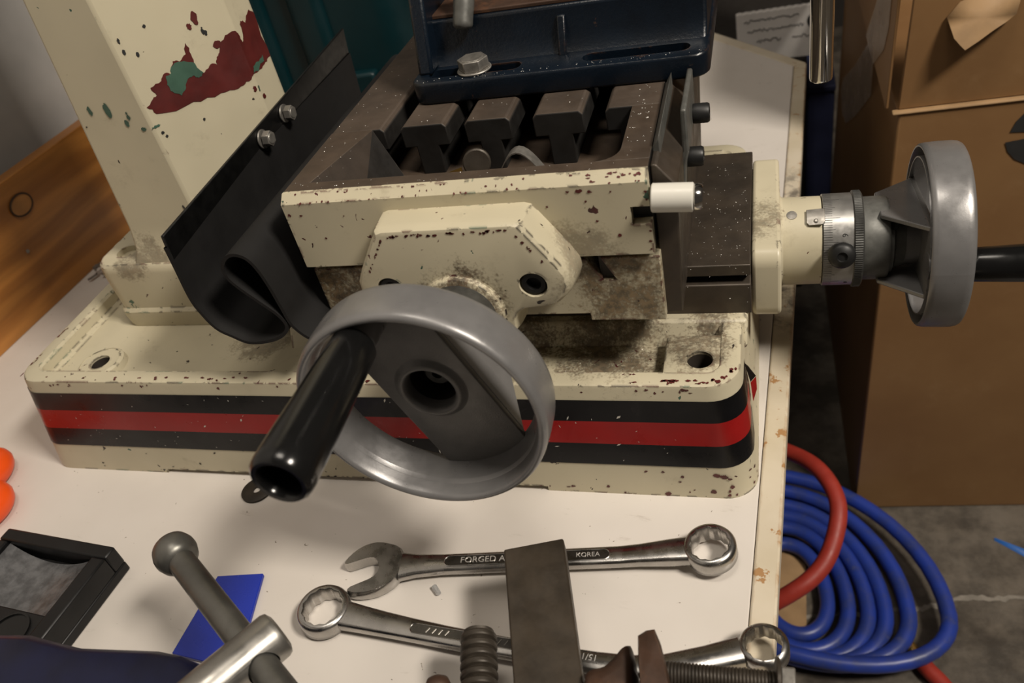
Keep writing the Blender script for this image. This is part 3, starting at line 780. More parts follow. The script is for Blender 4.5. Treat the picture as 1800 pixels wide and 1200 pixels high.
for k in range(46):
    x_ = rf_.uniform(-.098, -.066) if k < 14 else rf_.uniform(TX0 + .004, TX1 - .004)
    t = rf_.uniform(.0002, .0068) if k < 14 else rf_.choice((.0003, .0066, .0008, .0035))
    c = Vector((x_, .4100, .2412)) + bvd * t + Vector((0, -.0002, .0002))
    sp1.append((c, X_, bvd, rf_.uniform(.0005, .0019) if k < 14 else rf_.uniform(.0004, .001), rf_.uniform(.0004, .001)))
sp1 += [((x_, .4097, z_), X_, Z_, a, a * .8) for x_, z_, a in ((-.103, .2378, .0022), (-.097, .2372, .0014), (-.110, .2380, .0012), (-.085, .2365, .0009), (-.1235, .2290, .0010), (-.0950, .2175, .0011), (-.0830, .2070, .0015), (-.1000, .2310, .0008), (-.2745, .2150, .0011), (-.2560, .2310, .0007), (-.2860, .2330, .0011), (-.2940, .2335, .0016), (-.0655, .2020, .0012), (-.0650, .2090, .0010), (-.0655, .1965, .0010), (-.0652, .2300, .0012), (-.0655, .2350, .0010))]
flakes('paint_flakes', sp1, M['peel_red'], table)
sp1 = []
for k in range(34):
    x_ = BC + rf_.uniform(-.041, .041); sp1.append(((x_ * .97 + BC * .03, .3848, .2297 + rf_.uniform(-.0012, .0006)), X_, Z_, rf_.uniform(.0005, .0018), rf_.uniform(.0004, .0012)))
for k in range(12):
    t = rf_.random(); x_ = BC - .0412 - .0178 * t; z_ = .2280 - .027 * t; sp1.append(((x_, .3848, z_), X_, Z_, rf_.uniform(.0004, .001), rf_.uniform(.0005, .0014)))
    x_ = BC + .0412 + .0178 * t; z_ = .2280 - .027 * t
    if k % 2: sp1.append(((x_, .3848, z_), X_, Z_, rf_.uniform(.0005, .0013), rf_.uniform(.0005, .0015)))
flakes('paint_flakes', sp1, M['peel_red'], br)

# ------------------------------------------------------------------ blue drill press vise on the table
vz = TZ1 + .0002
dv = thing('drill_press_vise', 'dark blue cast machine vise bolted on the slotted table', 'vise', (-.14, .62, vz))
fl_o = rrect(-.2440, -.0350, .5320, .7200, .012, 6)
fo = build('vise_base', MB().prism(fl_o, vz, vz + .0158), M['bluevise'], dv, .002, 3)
for sx0, sx1 in ((-.233, -.164), (-.1200, -.0475)):
    cut(fo, MB().prism(rrect(sx0, sx1, .5420, .5555, .0065, 6), vz - .01, vz + .03))
wl = [(.5600, vz + .0140), (.5640, vz + .0185), (.5690, vz + .0270), (.5720, vz + .0460), (.6900, vz + .0460), (.6900, vz + .0140)]
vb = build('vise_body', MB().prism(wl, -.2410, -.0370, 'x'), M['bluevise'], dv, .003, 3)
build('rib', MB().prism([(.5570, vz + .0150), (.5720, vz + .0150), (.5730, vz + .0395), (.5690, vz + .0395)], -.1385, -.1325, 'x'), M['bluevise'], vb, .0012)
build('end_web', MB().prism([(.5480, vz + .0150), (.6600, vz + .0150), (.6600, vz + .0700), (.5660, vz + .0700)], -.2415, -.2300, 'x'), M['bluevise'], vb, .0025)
build('guide_rail', MB().box(-.232, -.085, .5740, .6100, vz + .0455, vz + .0490), M['rusty'], dv, .001)
build('movable_jaw', MB().box(-.1500, -.1320, .5850, .6700, vz + .0490, vz + .0900), M['rusty'], dv, .002)
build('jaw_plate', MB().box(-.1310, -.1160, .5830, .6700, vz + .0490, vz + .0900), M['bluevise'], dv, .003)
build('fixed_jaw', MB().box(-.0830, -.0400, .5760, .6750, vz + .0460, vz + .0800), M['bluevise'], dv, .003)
build('pawl_lever', MB().tube(smooth_pts([(-.2020, .5850, vz + .0750), (-.2030, .5740, vz + .0580), (-.2045, .5660, vz + .0460), (-.2050, .5630, vz + .0405)], 5), [.0075] * 8 + [.0072] * 5 + [.0068, .006, .004], 16), M['collar'], dv, smooth=60)
bx, by, bz = -.1980, .5480, vz + .0160
b = MB().lathe([(.0125, 0), (.0125, .0016)], (bx, by, bz), (0, 0, 1), 32)
b.prism([(bx + .0112 * math.cos(PI / 3 * k + .15), by + .0112 * math.sin(PI / 3 * k + .15)) for k in range(6)], bz + .0016, bz + .0090)
b.lathe([(.0090, 0), (.0080, .0008)], (bx, by, bz + .0088), (0, 0, 1), 28)
build('hold_down_bolt', b, M['zinc'], dv, .0006)

# bits lying in the trough
Tf = .2092
dk = build('steel_disc', MB().lathe([(.0085, 0), (.0098, .0008), (.0098, .0042), (.0088, .005)], (-.1915, .4925, Tf + .0102), (.25, -.90, .22), 28), M['screwsteel'])
tag(dk, 'small dark round disc standing in the table trough', 'disc')
mb = MB()
arc = [(-.1760 + .036 * k / 12, .4850 - .003 * k / 12, Tf + .0005 + .0200 * math.sin(PI * k / 12)) for k in range(13)]
mb.loft([[(p[0], p[1] - .005, p[2]), (p[0], p[1] + .005, p[2]), (p[0], p[1] + .005, p[2] + .001), (p[0], p[1] - .005, p[2] + .001)] for p in arc])
tag(build('bent_strip', mb, M['zinc']), 'thin bent metal strip arched in the table trough', 'metal strip')
tag(build('metal_splinter', MB().hexa([(-.221, .4800, Tf), (-.2010, .4850, Tf), (-.2012, .4865, Tf), (-.2212, .4810, Tf)], [(-.221, .4800, Tf + .006), (-.2010, .4850, Tf + .010), (-.2012, .4865, Tf + .010), (-.2212, .4810, Tf + .006)]), M['brass']), 'straight thin metal splinter beside the dark disc in the trough', 'splinter')

# ------------------------------------------------------------------ wrenches
def wrench_ring(mb, c, ro, ri, z0, z1, ang, tilt=0.0, tdir=0.0):
    n = 96
    def pt(r, k, z_):
        a = 2 * PI * k / n
        return Vector((r * math.cos(a), r * math.sin(a), z_))
    def ir(k):
        ph = (k % 8) / 8.0
        return ri * (1.0 + .085 * abs(2 * ph - 1))
    h = z1 - z0
    rings = [[pt(ir(k) * 1.03, k, 0) for k in range(n)], [pt(ro - .0022, k, 0) for k in range(n)], [pt(ro, k, .0022) for k in range(n)], [pt(ro, k, h - .0028) for k in range(n)], [pt(ro - .0012, k, h - .0008) for k in range(n)], [pt(ro - .003, k, h) for k in range(n)],
             [pt(ir(k) * 1.05, k, h) for k in range(n)], [pt(ir(k), k, h - .001) for k in range(n)]]
    rings.append(rings[0])
    b = MB(); b.loft(rings, cap=False)
    b.xf(Matrix.Translation((c[0], c[1], z0)) @ Matrix.Rotation(ang, 4, 'Z') @ Matrix.Rotation(tilt, 4, 'Y'))
    mb.add(b.v, b.f)
def shaft(mb, stations):
    """stations: (centre, half width, bottom z, top z) lofted with rounded sections"""
    C_ = [Vector((*s_[0], 0)) for s_ in stations]; rings = []
    for i, s_ in enumerate(stations):
        t = (C_[min(i + 1, len(C_) - 1)] - C_[max(i - 1, 0)]).normalized(); nn = Vector((-t.y, t.x, 0))
        w, z0, z1 = s_[1], s_[2], s_[3]; h = z1 - z0
        sec = [(-1, .35), (-.93, .12), (-.75, 0), (.75, 0), (.93, .12), (1, .35), (1, .65), (.93, .88), (.75, 1), (-.75, 1), (-.93, .88), (-1, .65)]
        rings.append([C_[i] + nn * (w * a) + Vector((0, 0, z0 + h * b)) for a, b in sec])
    mb.loft(rings)
def along(a, b, t): return (a[0] + (b[0] - a[0]) * t, a[1] + (b[1] - a[1]) * t)
def panel(parent, a, b, t0, t1, hw, z_, mat, n=8):
    d = Vector((b[0] - a[0], b[1] - a[1], 0)).normalized(); nn = Vector((-d.y, d.x, 0))
    p0 = Vector((*along(a, b, t0), 0)); p1 = Vector((*along(a, b, t1), 0)); pts = []
    for k in range(n + 1):
        an = PI / 2 + PI * k / n; pts.append(p0 + d * (hw * math.cos(an)) + nn * (hw * math.sin(an)))
    for k in range(n + 1):
        an = -PI / 2 + PI * k / n; pts.append(p1 + d * (hw * math.cos(an)) + nn * (hw * math.sin(an)))
    build('name_panel', MB().prism([(p.x, p.y) for p in pts], z_ - .0006, z_ + .00008), mat, parent)
    rim = MB(); P = [(p.x, p.y, z_ + .0001) for p in pts]; P.append(P[0]); rim.tube(P, .00038, 6)
    build('panel_rim', rim, M['satin'], parent)
def wtext(parent, s_, a, b, t, z_, size, flip=False, off=0.0):
    d = Vector((b[0] - a[0], b[1] - a[1], 0)).normalized(); nn = Vector((-d.y, d.x, 0)); c = Vector((*along(a, b, t), z_)) + nn * off
    if flip: d = -d; nn = -nn
    Mx = Matrix(((d.x, nn.x, 0, c.x), (d.y, nn.y, 0, c.y), (0, 0, 1, c.z), (0, 0, 0, 1)))
    build('raised_lettering', text_mb(s_, size, .00025).xf(Mx), M['letter'], parent, smooth=0)

# combination wrench: open jaw at the left, ring at the right
A, B = (-.2690, .3030), (-.0365, .3345)
cw = thing('combination_wrench', 'chrome combination wrench with open jaw at left, marked FORGED and KOREA', 'wrench', (-.15, .318, 0))
mb = MB()
wrench_ring(mb, B, .0170, .0118, .0045, .0185, math.atan2(B[1] - A[1], B[0] - A[0]), -.10)
shaft(mb, [(along(A, B, .09), .0110, .0035, .0105), (along(A, B, .14), .0085, .0038, .0108), (along(A, B, .22), .0072, .004, .0112), (along(A, B, .5), .0070, .004, .0114), (along(A, B, .74), .0072, .004, .0114), (along(A, B, .80), .0074, .0045, .0125), (along(A, B, .88), .0088, .005, .0145), (along(A, B, .945), .0098, .006, .0155)])
ang = math.atan2(B[1] - A[1], B[0] - A[0])
jaw = [(.0225, .0075), (.0150, .0150), (.0060, .0200), (-.0040, .0205), (-.0130, .0170), (-.0195, .0115), (-.0185, .0085), (-.0050, .0085), (.0020, .0070), (.0050, .0020), (.0050, -.0035), (.0020, -.0085), (-.0040, -.0110), (-.0175, -.0125), (-.0195, -.0155), (-.0120, -.0195), (.0000, -.0215), (.0120, -.0185), (.0185, -.0130), (.0225, -.0075)]
js = [p.xy for p in smooth_pts([(a, b, 0) for a, b in jaw], 2, True)]
Mj = Matrix.Translation((A[0], A[1], 0)) @ Matrix.Rotation(ang + .32, 4, 'Z')
def jr(k, z_): return [Mj @ Vector((p[0] * k, p[1] * k, z_)) for p in js]
mb.loft([jr(.97, .0010), jr(1.0, .0025), jr(1.0, .0085), jr(.96, .0102)])
build('wrench_body', mb, M['satin'], cw, smooth=45)
panel(cw, A, B, .245, .700, .0040, .01142, M['satindark'])
wtext(cw, 'FORGED A', A, B, .345, .0117, .0066)
wtext(cw, 'KOREA', A, B, .655, .0117, .0050)
# double ring wrench
A, B = (-.2915, .2655), (-.0035, .2665)
dw = thing('ring_wrench', 'chrome double ring wrench lying nearer the camera, one ring over the bench edge', 'wrench', (-.15, .266, 0))
mb = MB()
wrench_ring(mb, A, .0185, .0128, .0010, .0145, PI, -.06)
wrench_ring(mb, B, .0142, .0100, .0080, .0200, 0, -.06)
wr2 = [(0, 0, 0)]
mid = (-.150, .2550)
st = smooth_pts([(-.2745, .2640, 0), (-.245, .2605, 0), (-.2, .2560, 0), (-.15, .2520, 0), (-.10, .2490, 0), (-.06, .2500, 0), (-.0165, .2630, 0)], 2)
n_ = len(st) - 1
hw = [.0098, .0090, .0082, .0075, .0070, .0068, .0066, .0066, .0066, .0068, .0072, .0078, .0085]
zz = [(.003, .0120), (.0035, .0118), (.004, .0118), (.004, .0118), (.004, .0118), (.004, .0118), (.004, .0118), (.004, .0118), (.0045, .0122), (.005, .013), (.006, .0145), (.008, .0165), (.009, .018)]
shaft(mb, [((p.x, p.y), hw[i], zz[i][0], zz[i][1]) for i, p in enumerate(st)])
build('wrench_body', mb, M['satin'], dw, smooth=45)
P0, P1 = (-.225, .2582), (-.075, .2490)
panel(dw, P0, P1, .03, .97, .0034, .01182, M['satindark'])
wtext(dw, '15/16', P0, P1, .795, .0121, .0058, True)
for t_ in (.09, .12, .15, .18, .38, .42, .45):
    q = along(P0, P1, t_)
    build('raised_stroke', MB().hexa([(q[0] - .0012, q[1] - .0016, .0118), (q[0] - .0006, q[1] - .0018, .0118), (q[0] + .0013, q[1] + .0016, .0118), (q[0] + .0007, q[1] + .0018, .0118)], [(q[0] - .0012, q[1] - .0016, .01225), (q[0] - .0006, q[1] - .0018, .01225), (q[0] + .0013, q[1] + .0016, .01225), (q[0] + .0007, q[1] + .0018, .01225)]), M['satin'], dw, smooth=0)

# ------------------------------------------------------------------ dark clamp in the foreground
bc = thing('bar_clamp', 'dark rusty clamp with flat steel bar, coarse screw and threaded bolt lying across the wrenches', 'clamp', (-.1, .2, 0))
build('steel_bar', MB().hexa([(-.1040, .115, .046), (-.0660, .115, .046), (-.1215, .3005, .046), (-.1574, .2892, .046)], [(-.1040, .115, .060), (-.0660, .115, .060), (-.1215, .3005, .060), (-.1574, .2892, .060)]), M['bar'], bc, .0012)
def threaded(p0, p1, r, pitch, depth, n=20, tipr=None):
    p0 = Vector(p0); p1 = Vector(p1); L_ = (p1 - p0).length; prof = [(r * .55, 0), (r * .85, pitch * .25)]
    k = pitch * .5
    while k < L_ - pitch:
        prof += [(r - depth, k), (r - depth * .2, k + pitch * .2), (r, k + pitch * .35), (r, k + pitch * .65), (r - depth * .2, k + pitch * .8)]
        k += pitch
    prof.append((r - depth, L_))
    return MB().lathe(prof, p0, p1 - p0, n)
build('clamp_screw', threaded((-.1635, .2400, .048), (-.1300, .115, .040), .0108, .0056, .0021, 28), M['screwsteel'], bc, smooth=22)
lob = [(-.0940, .2053), (-.0926, .2156), (-.0842, .2197), (-.0785, .2269), (-.0747, .2329), (-.0707, .2324), (-.0675, .2087), (-.0640, .150), (-.0897, .150)]
lob = [p_.xy for p_ in smooth_pts([(a, b, 0) for a, b in lob], 3, True)]
def lr(k, z_): return [(-.079 + (p_[0] + .079) * k, .195 + (p_[1] - .195) * k, z_) for p_ in lob]
build('clamp_jaw', MB().loft([lr(.9, 0), lr(.98, .010), lr(1.0, .050), lr(.97, .060), lr(.88, .066), lr(.7, .068)]), M['rusty'], bc, smooth=60)
slb = [(-.0664, .2306), (-.0622, .2342), (-.0579, .2354), (-.0543, .2282), (-.0497, .2147), (-.0458, .2003), (-.0420, .150), (-.0570, .150), (-.0620, .2025), (-.0648, .2174)]
def sr(k, z_, dx=0): return [(-.055 + (a + .055) * k + dx, .195 + (b - .195) * k, z_) for a, b in slb]
build('swivel_plate', MB().loft([sr(.95, 0, -.002), sr(1.0, .05, -.001), sr(1.0, .072), sr(.96, .078), sr(.86, .0805)]), M['rusty'], bc, smooth=50)
build('clamp_foot', MB().box(-.135, -.072, .120, .170, 0, .047), M['rusty'], bc, .004)
build('cross_bolt', threaded((.0080, .2235, .0555), (-.0620, .2205, .0590), .0062, .0018, .0007, 20), M['screwsteel'], bc, smooth=50)
build('bolt_washer', MB().lathe([(.0125, 0), (.013, .0004), (.013, .0018), (.0125, .0022)], (.0020, .2232, .0558), (1, .04, -.05), 28), M['screwsteel'], bc)
b = MB().prism([(.2233 + .0098 * math.cos(PI / 3 * k), .0555 + .0098 * math.sin(PI / 3 * k)) for k in range(6)], .0046, .0115, 'x')
build('bolt_nut', b, M['zinc'], bc, .0008)
build('pin_knob', MB().lathe([(.0085, 0), (.0085, .020), (.0060, .026), (.002, .028)], (-.178, .192, .028), (-.02, .3, .4), 20), M['rusty'], bc, smooth=60)

# ------------------------------------------------------------------ blue bench vise, bottom left
bv = thing('bench_vise', 'deep blue bench vise with steel sliding handle, cut by the bottom edge', 'vise', (-.36, .12, 0))
ol = [(-.52, .175), (-.4356, .1790), (-.4119, .1815), (-.371, .1775), (-.3196, .1815), (-.290, .1770), (-.2700, .1640), (-.262, .150), (-.262, .06), (-.52, .06)]
ol = [p.xy for p in smooth_pts([(a, b, 0) for a, b in ol], 2, True)]
def vr(k, z_): return [(-.39 + (p[0] + .39) * k, .115 + (p[1] - .115) * k, z_) for p in ol]
build('vise_body', MB().loft([vr(.95, 0), vr(.95, .03), vr(.93, .060), vr(1.0, .078), vr(1.0, .090), vr(.965, .0995), vr(.88, .104), vr(.5, .1045)]), M['viseblue2'], bv, smooth=60)
c = Vector((-.2680, .1870, .0940)); rd = Vector((.0790, -.0530, 0)).normalized(); ax = Vector((.0530, .0790, 0)).normalized()
sh_ = build('screw_head', MB().lathe([(.0138, 0), (.0138, .0640), (.0128, .0665), (.0095, .0680)], c - ax * .050, ax, 40), M['viserod'], bv, smooth=50)
cut(sh_, MB().cyl(c - rd * .05, c + rd * .05, .0092, n=24))
build('sliding_handle', MB().cyl(c - rd * .100, c + rd * .075, .0083, n=32), M['visebar'], bv)
e0 = c - rd * .094
build('handle_end', MB().lathe([(.0090, 0), (.0120, .0035), (.0134, .0085), (.0134, .0120), (.0122, .0165), (.0100, .0192), (.0080, .0198)], e0, -rd, 32), M['visebar'], bv, smooth=60)

# ------------------------------------------------------------------ small things on the bench
pk = thing('plastic_block', 'black plastic block with a scuffed concave clear window, beside orange handles', 'plastic block', (-.53, .25, 0))
Mb = Matrix.Translation((-.4745, .2905, 0)) @ Matrix.Rotation(math.radians(-5), 4, 'Z')
D, Wd, H = .092, .112, .027
fr = MB()
fr.box(-Wd, 0, -D, 0, 0, .009)
fr.box(-Wd, 0, -.011, 0, .009, H); fr.box(-.013, 0, -D, -.011, .009, H); fr.box(-Wd, -Wd + .010, -D, -.011, .009, H); fr.box(-Wd + .010, -.013, -D, -.060, .009, H - .004)
build('block_body', fr.xf(Mb), M['black_plastic'], pk, .0015)
n_ = 14
mb = MB(); rows = []
for j in range(2):
    yv = -.011 if j == 0 else -.060
    for z_off in (0, -.0015):
        rows.append([(-Wd + .010 + (Wd - .023) * k / n_, yv + (.004 * (1 - (2 * k / n_ - 1) ** 2)) * (-1 if j == 0 else -1), (H - .004) - .010 * (1 - (2 * k / n_ - 1) ** 2) + z_off) for k in range(n_ + 1)])
v = rows[0] + rows[2]
mb.add([Vector(p) for p in v], [(k, k + 1, n_ + 1 + k + 1, n_ + 1 + k) for k in range(n_)])
build('concave_window', mb.xf(Mb), M['lens'], pk, smooth=60)
build('round_recess', MB().lathe([(.016, 0), (.016, .0015), (.0145, .0015), (.0145, .0004), (.001, .0004)], (-.036, -.078, H - .0042), (0, 0, 1), 28).xf(Mb), M['grip'], pk)

tri = [(-.3955, .2250), (-.3520, .2180), (-.3465, .2350), (-.3562, .2930), (-.3945, .2862), (-.3975, .25)]
tag(build('blue_plastic_sheet', MB().prism([(-.3940, .2255), (-.3400, .2200), (-.3450, .2440), (-.3562, .2935), (-.3925, .2880)], 0.0003, .0035), M['blue_plastic'], None, .0005), 'bright blue flat plastic offcut under the vise handle', 'plastic sheet')

sc = thing('scissors', 'orange plastic scissor handle loops at the left edge of the bench', 'scissors', (-.66, .34, 0))
for oc_, rx_, ry_, r_ in (((-.6850, .3650), .0150, .0190, .0110), ((-.6530, .3280), .0160, .0180, .0110)):
    ln = [(oc_[0] + rx_ * math.cos(2 * PI * k / 36), oc_[1] + ry_ * math.sin(2 * PI * k / 36), .0112) for k in range(36)]
    rings = []
    for k in range(36):
        a = 2 * PI * k / 36; d = Vector((math.cos(a), math.sin(a), 0))
        rings.append([Vector(ln[k]) + d * r_ * math.cos(2 * PI * q / 14) + Vector((0, 0, r_ * math.sin(2 * PI * q / 14))) for q in range(14)])
    build('finger_loop', MB().loft(rings + [rings[0]], cap=False), M['orange'], sc, smooth=60)
build('blade', MB().hexa([(-.80, .325, .004), (-.695, .340, .004), (-.690, .350, .004), (-.80, .333, .004)], [(-.80, .326, .007), (-.695, .341, .007), (-.690, .349, .007), (-.80, .332, .007)]), M['satin'], sc)

dc_ = MB()
for k in range(7):
    q = [(-.792 + .012 * math.cos(.9 * k) + random.uniform(-.006, .006), .700 + .014 * math.sin(1.7 * k) + random.uniform(-.006, .006), .003 + .0035 * (k % 3) + random.uniform(0, .004)) for _ in range(4)]
    dc_.tube(smooth_pts(q, 4), .0013, 6)
tag(build('dust_wad', dc_, plain('grey_brown_lint', (.17, .14, .12), .9)), 'small grey brown wad of lint by the foot of the pine board', 'lint')
wa = build('flat_washer', MB().lathe([(.0034, 0), (.0128, 0), (.0132, .0003), (.0132, .0019), (.0128, .0022), (.0036, .0022), (.0034, 0)], (-.4025, .3715, .0002), (0, 0, 1), 32, cap=False), M['screwsteel'], smooth=40)
tag(wa, 'dull steel flat washer lying on the bench below the crank grip', 'washer')
cp_ = build('clear_plastic_chip', MB().cyl((-.2215, .2955, .0022), (-.2165, .2905, .0022), .0021, .0018, 10), M['clear'])
tag(cp_, 'tiny clear plastic plug between the two wrenches', 'plug')
tag(build('steel_pin', MB().cyl((-.075, .742, .008), (-.030, .742, .008), .0078, n=28, ch=.0015), M['chrome']), 'short bright steel pin on the bench behind the machine base', 'pin')

# bright swarf specks on table, ways, base and vise
mb = MB()
def speck(x_, y_, z_, r):
    a = random.uniform(0, PI); t = random.uniform(.25, .8)
    d = Vector((math.cos(a), math.sin(a), random.uniform(-.2, .2))) * r; e_ = Vector((-math.sin(a), math.cos(a), 0)) * r * t
    p = Vector((x_, y_, z_)); h = Vector((0, 0, r * .4))
    mb.add([p - d, p + e_, p + d, p - e_, p + h], [(0, 1, 4), (1, 2, 4), (2, 3, 4), (3, 0, 4), (3, 2, 1, 0)])
for k in range(70):
    speck(random.uniform(-.296, -.258), random.uniform(.42, .70), TZ1 + .0002, random.uniform(.0002, .00055))
for k in range(26):
    speck(random.uniform(-.29, -.07), random.uniform(.419, .4275), TZ1 + .0002, random.uniform(.0002, .00055))
for k in range(40):
    speck(random.uniform(-.081, -.065), random.uniform(.43, .54), TZ1 + .0002, random.uniform(.0002, .00065))
for x0, x1 in ((-.242, -.2135), (-.194, -.1675), (-.146, -.1175)):
    for k in range(5): speck(random.uniform(x0, x1), random.uniform(.502, .53), TZ1 + .0002, random.uniform(.0002, .0005))
for k in range(130):
    speck(random.uniform(-.058, -.012), random.gauss(.50, .03) if k % 2 else random.uniform(.468, .61), .1432, random.uniform(.0002, .0005))
for k in range(80):
    speck(random.uniform(-.26, -.10), random.uniform(.43, .498), .2093, random.uniform(.0002, .00065))
for k in range(260):
    speck(random.uniform(-.30, -.075), random.uniform(.415, .445), FZ + .0002, random.uniform(.0002, .0005))
for k in range(60):
    speck(random.uniform(-.24, -.04), random.uniform(.533, .541), vz + .0161, random.uniform(.0002, .0006))
o = build('metal_swarf', mb, M['swarf'], None, smooth=0)
o['kind'] = 'stuff'; tag(o, 'fine bright metal swarf specks scattered over the milling table', 'swarf')
mb = MB()
for k in range(150):
    x_ = random.uniform(-.6, -.03); 
    z_ = random.uniform(.032, .088); t = z_ / .1; y_ = .3865 + .0065 * t - .0007
    if x_ < -.36 and random.random() < .5: continue
    a = random.uniform(0, PI); r = random.uniform(.0005, .0011) if k % 9 else random.uniform(.0014, .0026)
    d = Vector((math.cos(a), 0, math.sin(a))) * r; e_ = Vector((-math.sin(a), 0, math.cos(a))) * r * random.uniform(.15, .5)
    p = Vector((x_, y_, z_)); mb.add([p - d, p + e_, p + d, p - e_], [(0, 1, 2, 3)])
o = build('stripe_nicks', mb, M['nylon'], base, smooth=0); o['kind'] = 'stuff'

# ------------------------------------------------------------------ behind: teal case
tc = thing('tool_case', 'teal plastic tool case, coloured darker for shadow, standing behind the machine column', 'case', (-.5, 1.0, 0))
def tr(x0, x1, y0, y1, r): return rrect(x0, x1, y0, y1, r, 6)
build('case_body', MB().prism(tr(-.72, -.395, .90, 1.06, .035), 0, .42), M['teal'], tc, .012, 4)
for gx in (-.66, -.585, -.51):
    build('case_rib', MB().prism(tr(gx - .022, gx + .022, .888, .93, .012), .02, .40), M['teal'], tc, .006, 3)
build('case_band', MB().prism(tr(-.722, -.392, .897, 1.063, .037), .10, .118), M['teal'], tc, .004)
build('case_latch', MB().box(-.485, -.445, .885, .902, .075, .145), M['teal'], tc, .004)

# ------------------------------------------------------------------ right side of the room
cb = thing('cardboard_box', 'tall brown cardboard box with torn flap and tape beside the bench', 'box', (.4, 1.15, -.6))
SZ = .0445
X0, Y0, X1, Y1 = .1214, .873, .70, 1.45
bl = [(X0, Y0), (X1, Y0 + .05), (X1, Y1), (X0 - .012, Y1)]
tp_ = [(X0 + .010, Y0), (X1 + .005, Y0 + .045), (X1, Y1), (X0 + .002, Y1)]
build('box_body', MB().hexa([(*p, -.6) for p in bl], [(*p, SZ) for p in tp_]), M['card'], cb, .003)
# standing flaps above the crease
build('front_flap', MB().hexa([(X0 + .010, Y0 + .004, SZ + .001), (X1, Y0 + .05, SZ + .001), (X1, Y0 + .056, SZ + .001), (X0 + .010, Y0 + .010, SZ + .001)],
                              [(X0 + .018, Y0 - .010, SZ + .26), (X1, Y0 + .036, SZ + .26), (X1, Y0 + .042, SZ + .26), (X0 + .018, Y0 - .004, SZ + .26)]), M['card'], cb, .001)
build('side_flap', MB().hexa([(X0 - .002, Y0 + .008, SZ + .001), (X0 + .001, Y0 + .008, SZ + .001), (X0 + .001, Y1, SZ + .001), (X0 - .002, Y1, SZ + .001)],
                             [(X0 + .004, Y0 + .008, SZ + .26), (X0 + .007, Y0 + .008, SZ + .26), (X0 + .007, Y1, SZ + .26), (X0 + .004, Y1, SZ + .26)]), M['card'], cb, .001)
build('crease_lip', MB().hexa([(X0 + .004, Y0 - .003, SZ - .002), (X1, Y0 + .042, SZ - .002), (X1, Y0 + .05, SZ - .002), (X0 + .004, Y0 + .006, SZ - .002)],
                              [(X0 + .004, Y0 - .002, SZ + .0006), (X1, Y0 + .043, SZ + .0006), (X1, Y0 + .05, SZ + .0006), (X0 + .004, Y0 + .006, SZ + .0006)]), M['cardlight'], cb, .001)
# torn curled liner
def fy(x_, z_): return Y0 + .004 + (x_ - X0 - .017) * .083 - (z_ - SZ) * .054
tf = [(.1660, .1390, .002), (.1690, .1310, .010), (.1720, .1230, .016), (.1765, .1180, .020), (.1815, .1130, .024), (.1930, .1185, .020), (.2050, .1255, .016), (.2160, .1305, .012), (.2255, .1350, .006), (.2275, .1450, .003), (.2260, .1650, .001), (.1980, .1600, .001), (.1760, .1520, .001)]
v = [(a, fy(a, b) - .0008 - d, b) for a, b, d in tf]; vb_ = [(a, fy(a, b) + .0005 - d * .9, b) for a, b, d in tf]
c0 = len(v)
mb = MB(); ctr = (.196, fy(.196, .138) - .014, .138)
mb.add(v + [ctr] + vb_, [(i, (i + 1) % c0, c0) for i in range(c0)] + [(i, c0 + 1 + i, c0 + 1 + (i + 1) % c0, (i + 1) % c0) for i in range(c0)])
build('torn_flap', mb, M['cardlight'], cb, smooth=80)
# tape on the shaded left side
def lx(y_, z_):
    q = (y_ - Y0) / (Y1 - Y0); t = (z_ + .6) / (SZ + .6)
    if z_ <= SZ: return (X0 - .012 * q) * (1 - t) + (X0 + .010 - .008 * q) * t - .0012
    return X0 - .002 + .006 * (z_ - SZ) / .26 - .0012
tape = [(.915, .20), (.912, .120), (.930, .090), (1.000, SZ + .001), (1.068, -.025), (1.20, -.115), (1.30, -.175), (1.36, -.185), (1.40, -.165), (1.38, -.135), (1.25, -.060), (1.13, .020), (1.09, SZ + .001), (1.02, .110), (.985, .20)]
mb = MB(); q = [(lx(a, b), a, b) for a, b in tape]
for t3 in tessellate_polygon([[Vector((0, a, b)) for a, b in tape]]): mb.add([q[k] for k in t3], [(0, 1, 2)])
build('packing_tape', mb, M['tape'], cb, smooth=0)
# black printed marks at the right
def bm_(pts): 
    q = [(a, Y0 + (a - X0) * .083 - .0022, b) for a, b in pts]
    b = MB(); b.add(q, [tuple(range(len(q)))]); return b
build('printed_mark', bm_([(0.2410, .0080), (0.2450, .0200), (0.2520, .0290), (0.2620, .0350), (0.2760, .0370), (0.2760, .0060), (0.2560, .0068)]), M['ink'], cb, smooth=0)
build('printed_mark', bm_([(0.2380, -.0030), (0.2560, -.0010), (0.2760, .0000), (0.2760, -.0330), (0.2620, -.0310), (0.2500, -.0240), (0.2420, -.0140)]), M['ink'], cb, smooth=0)

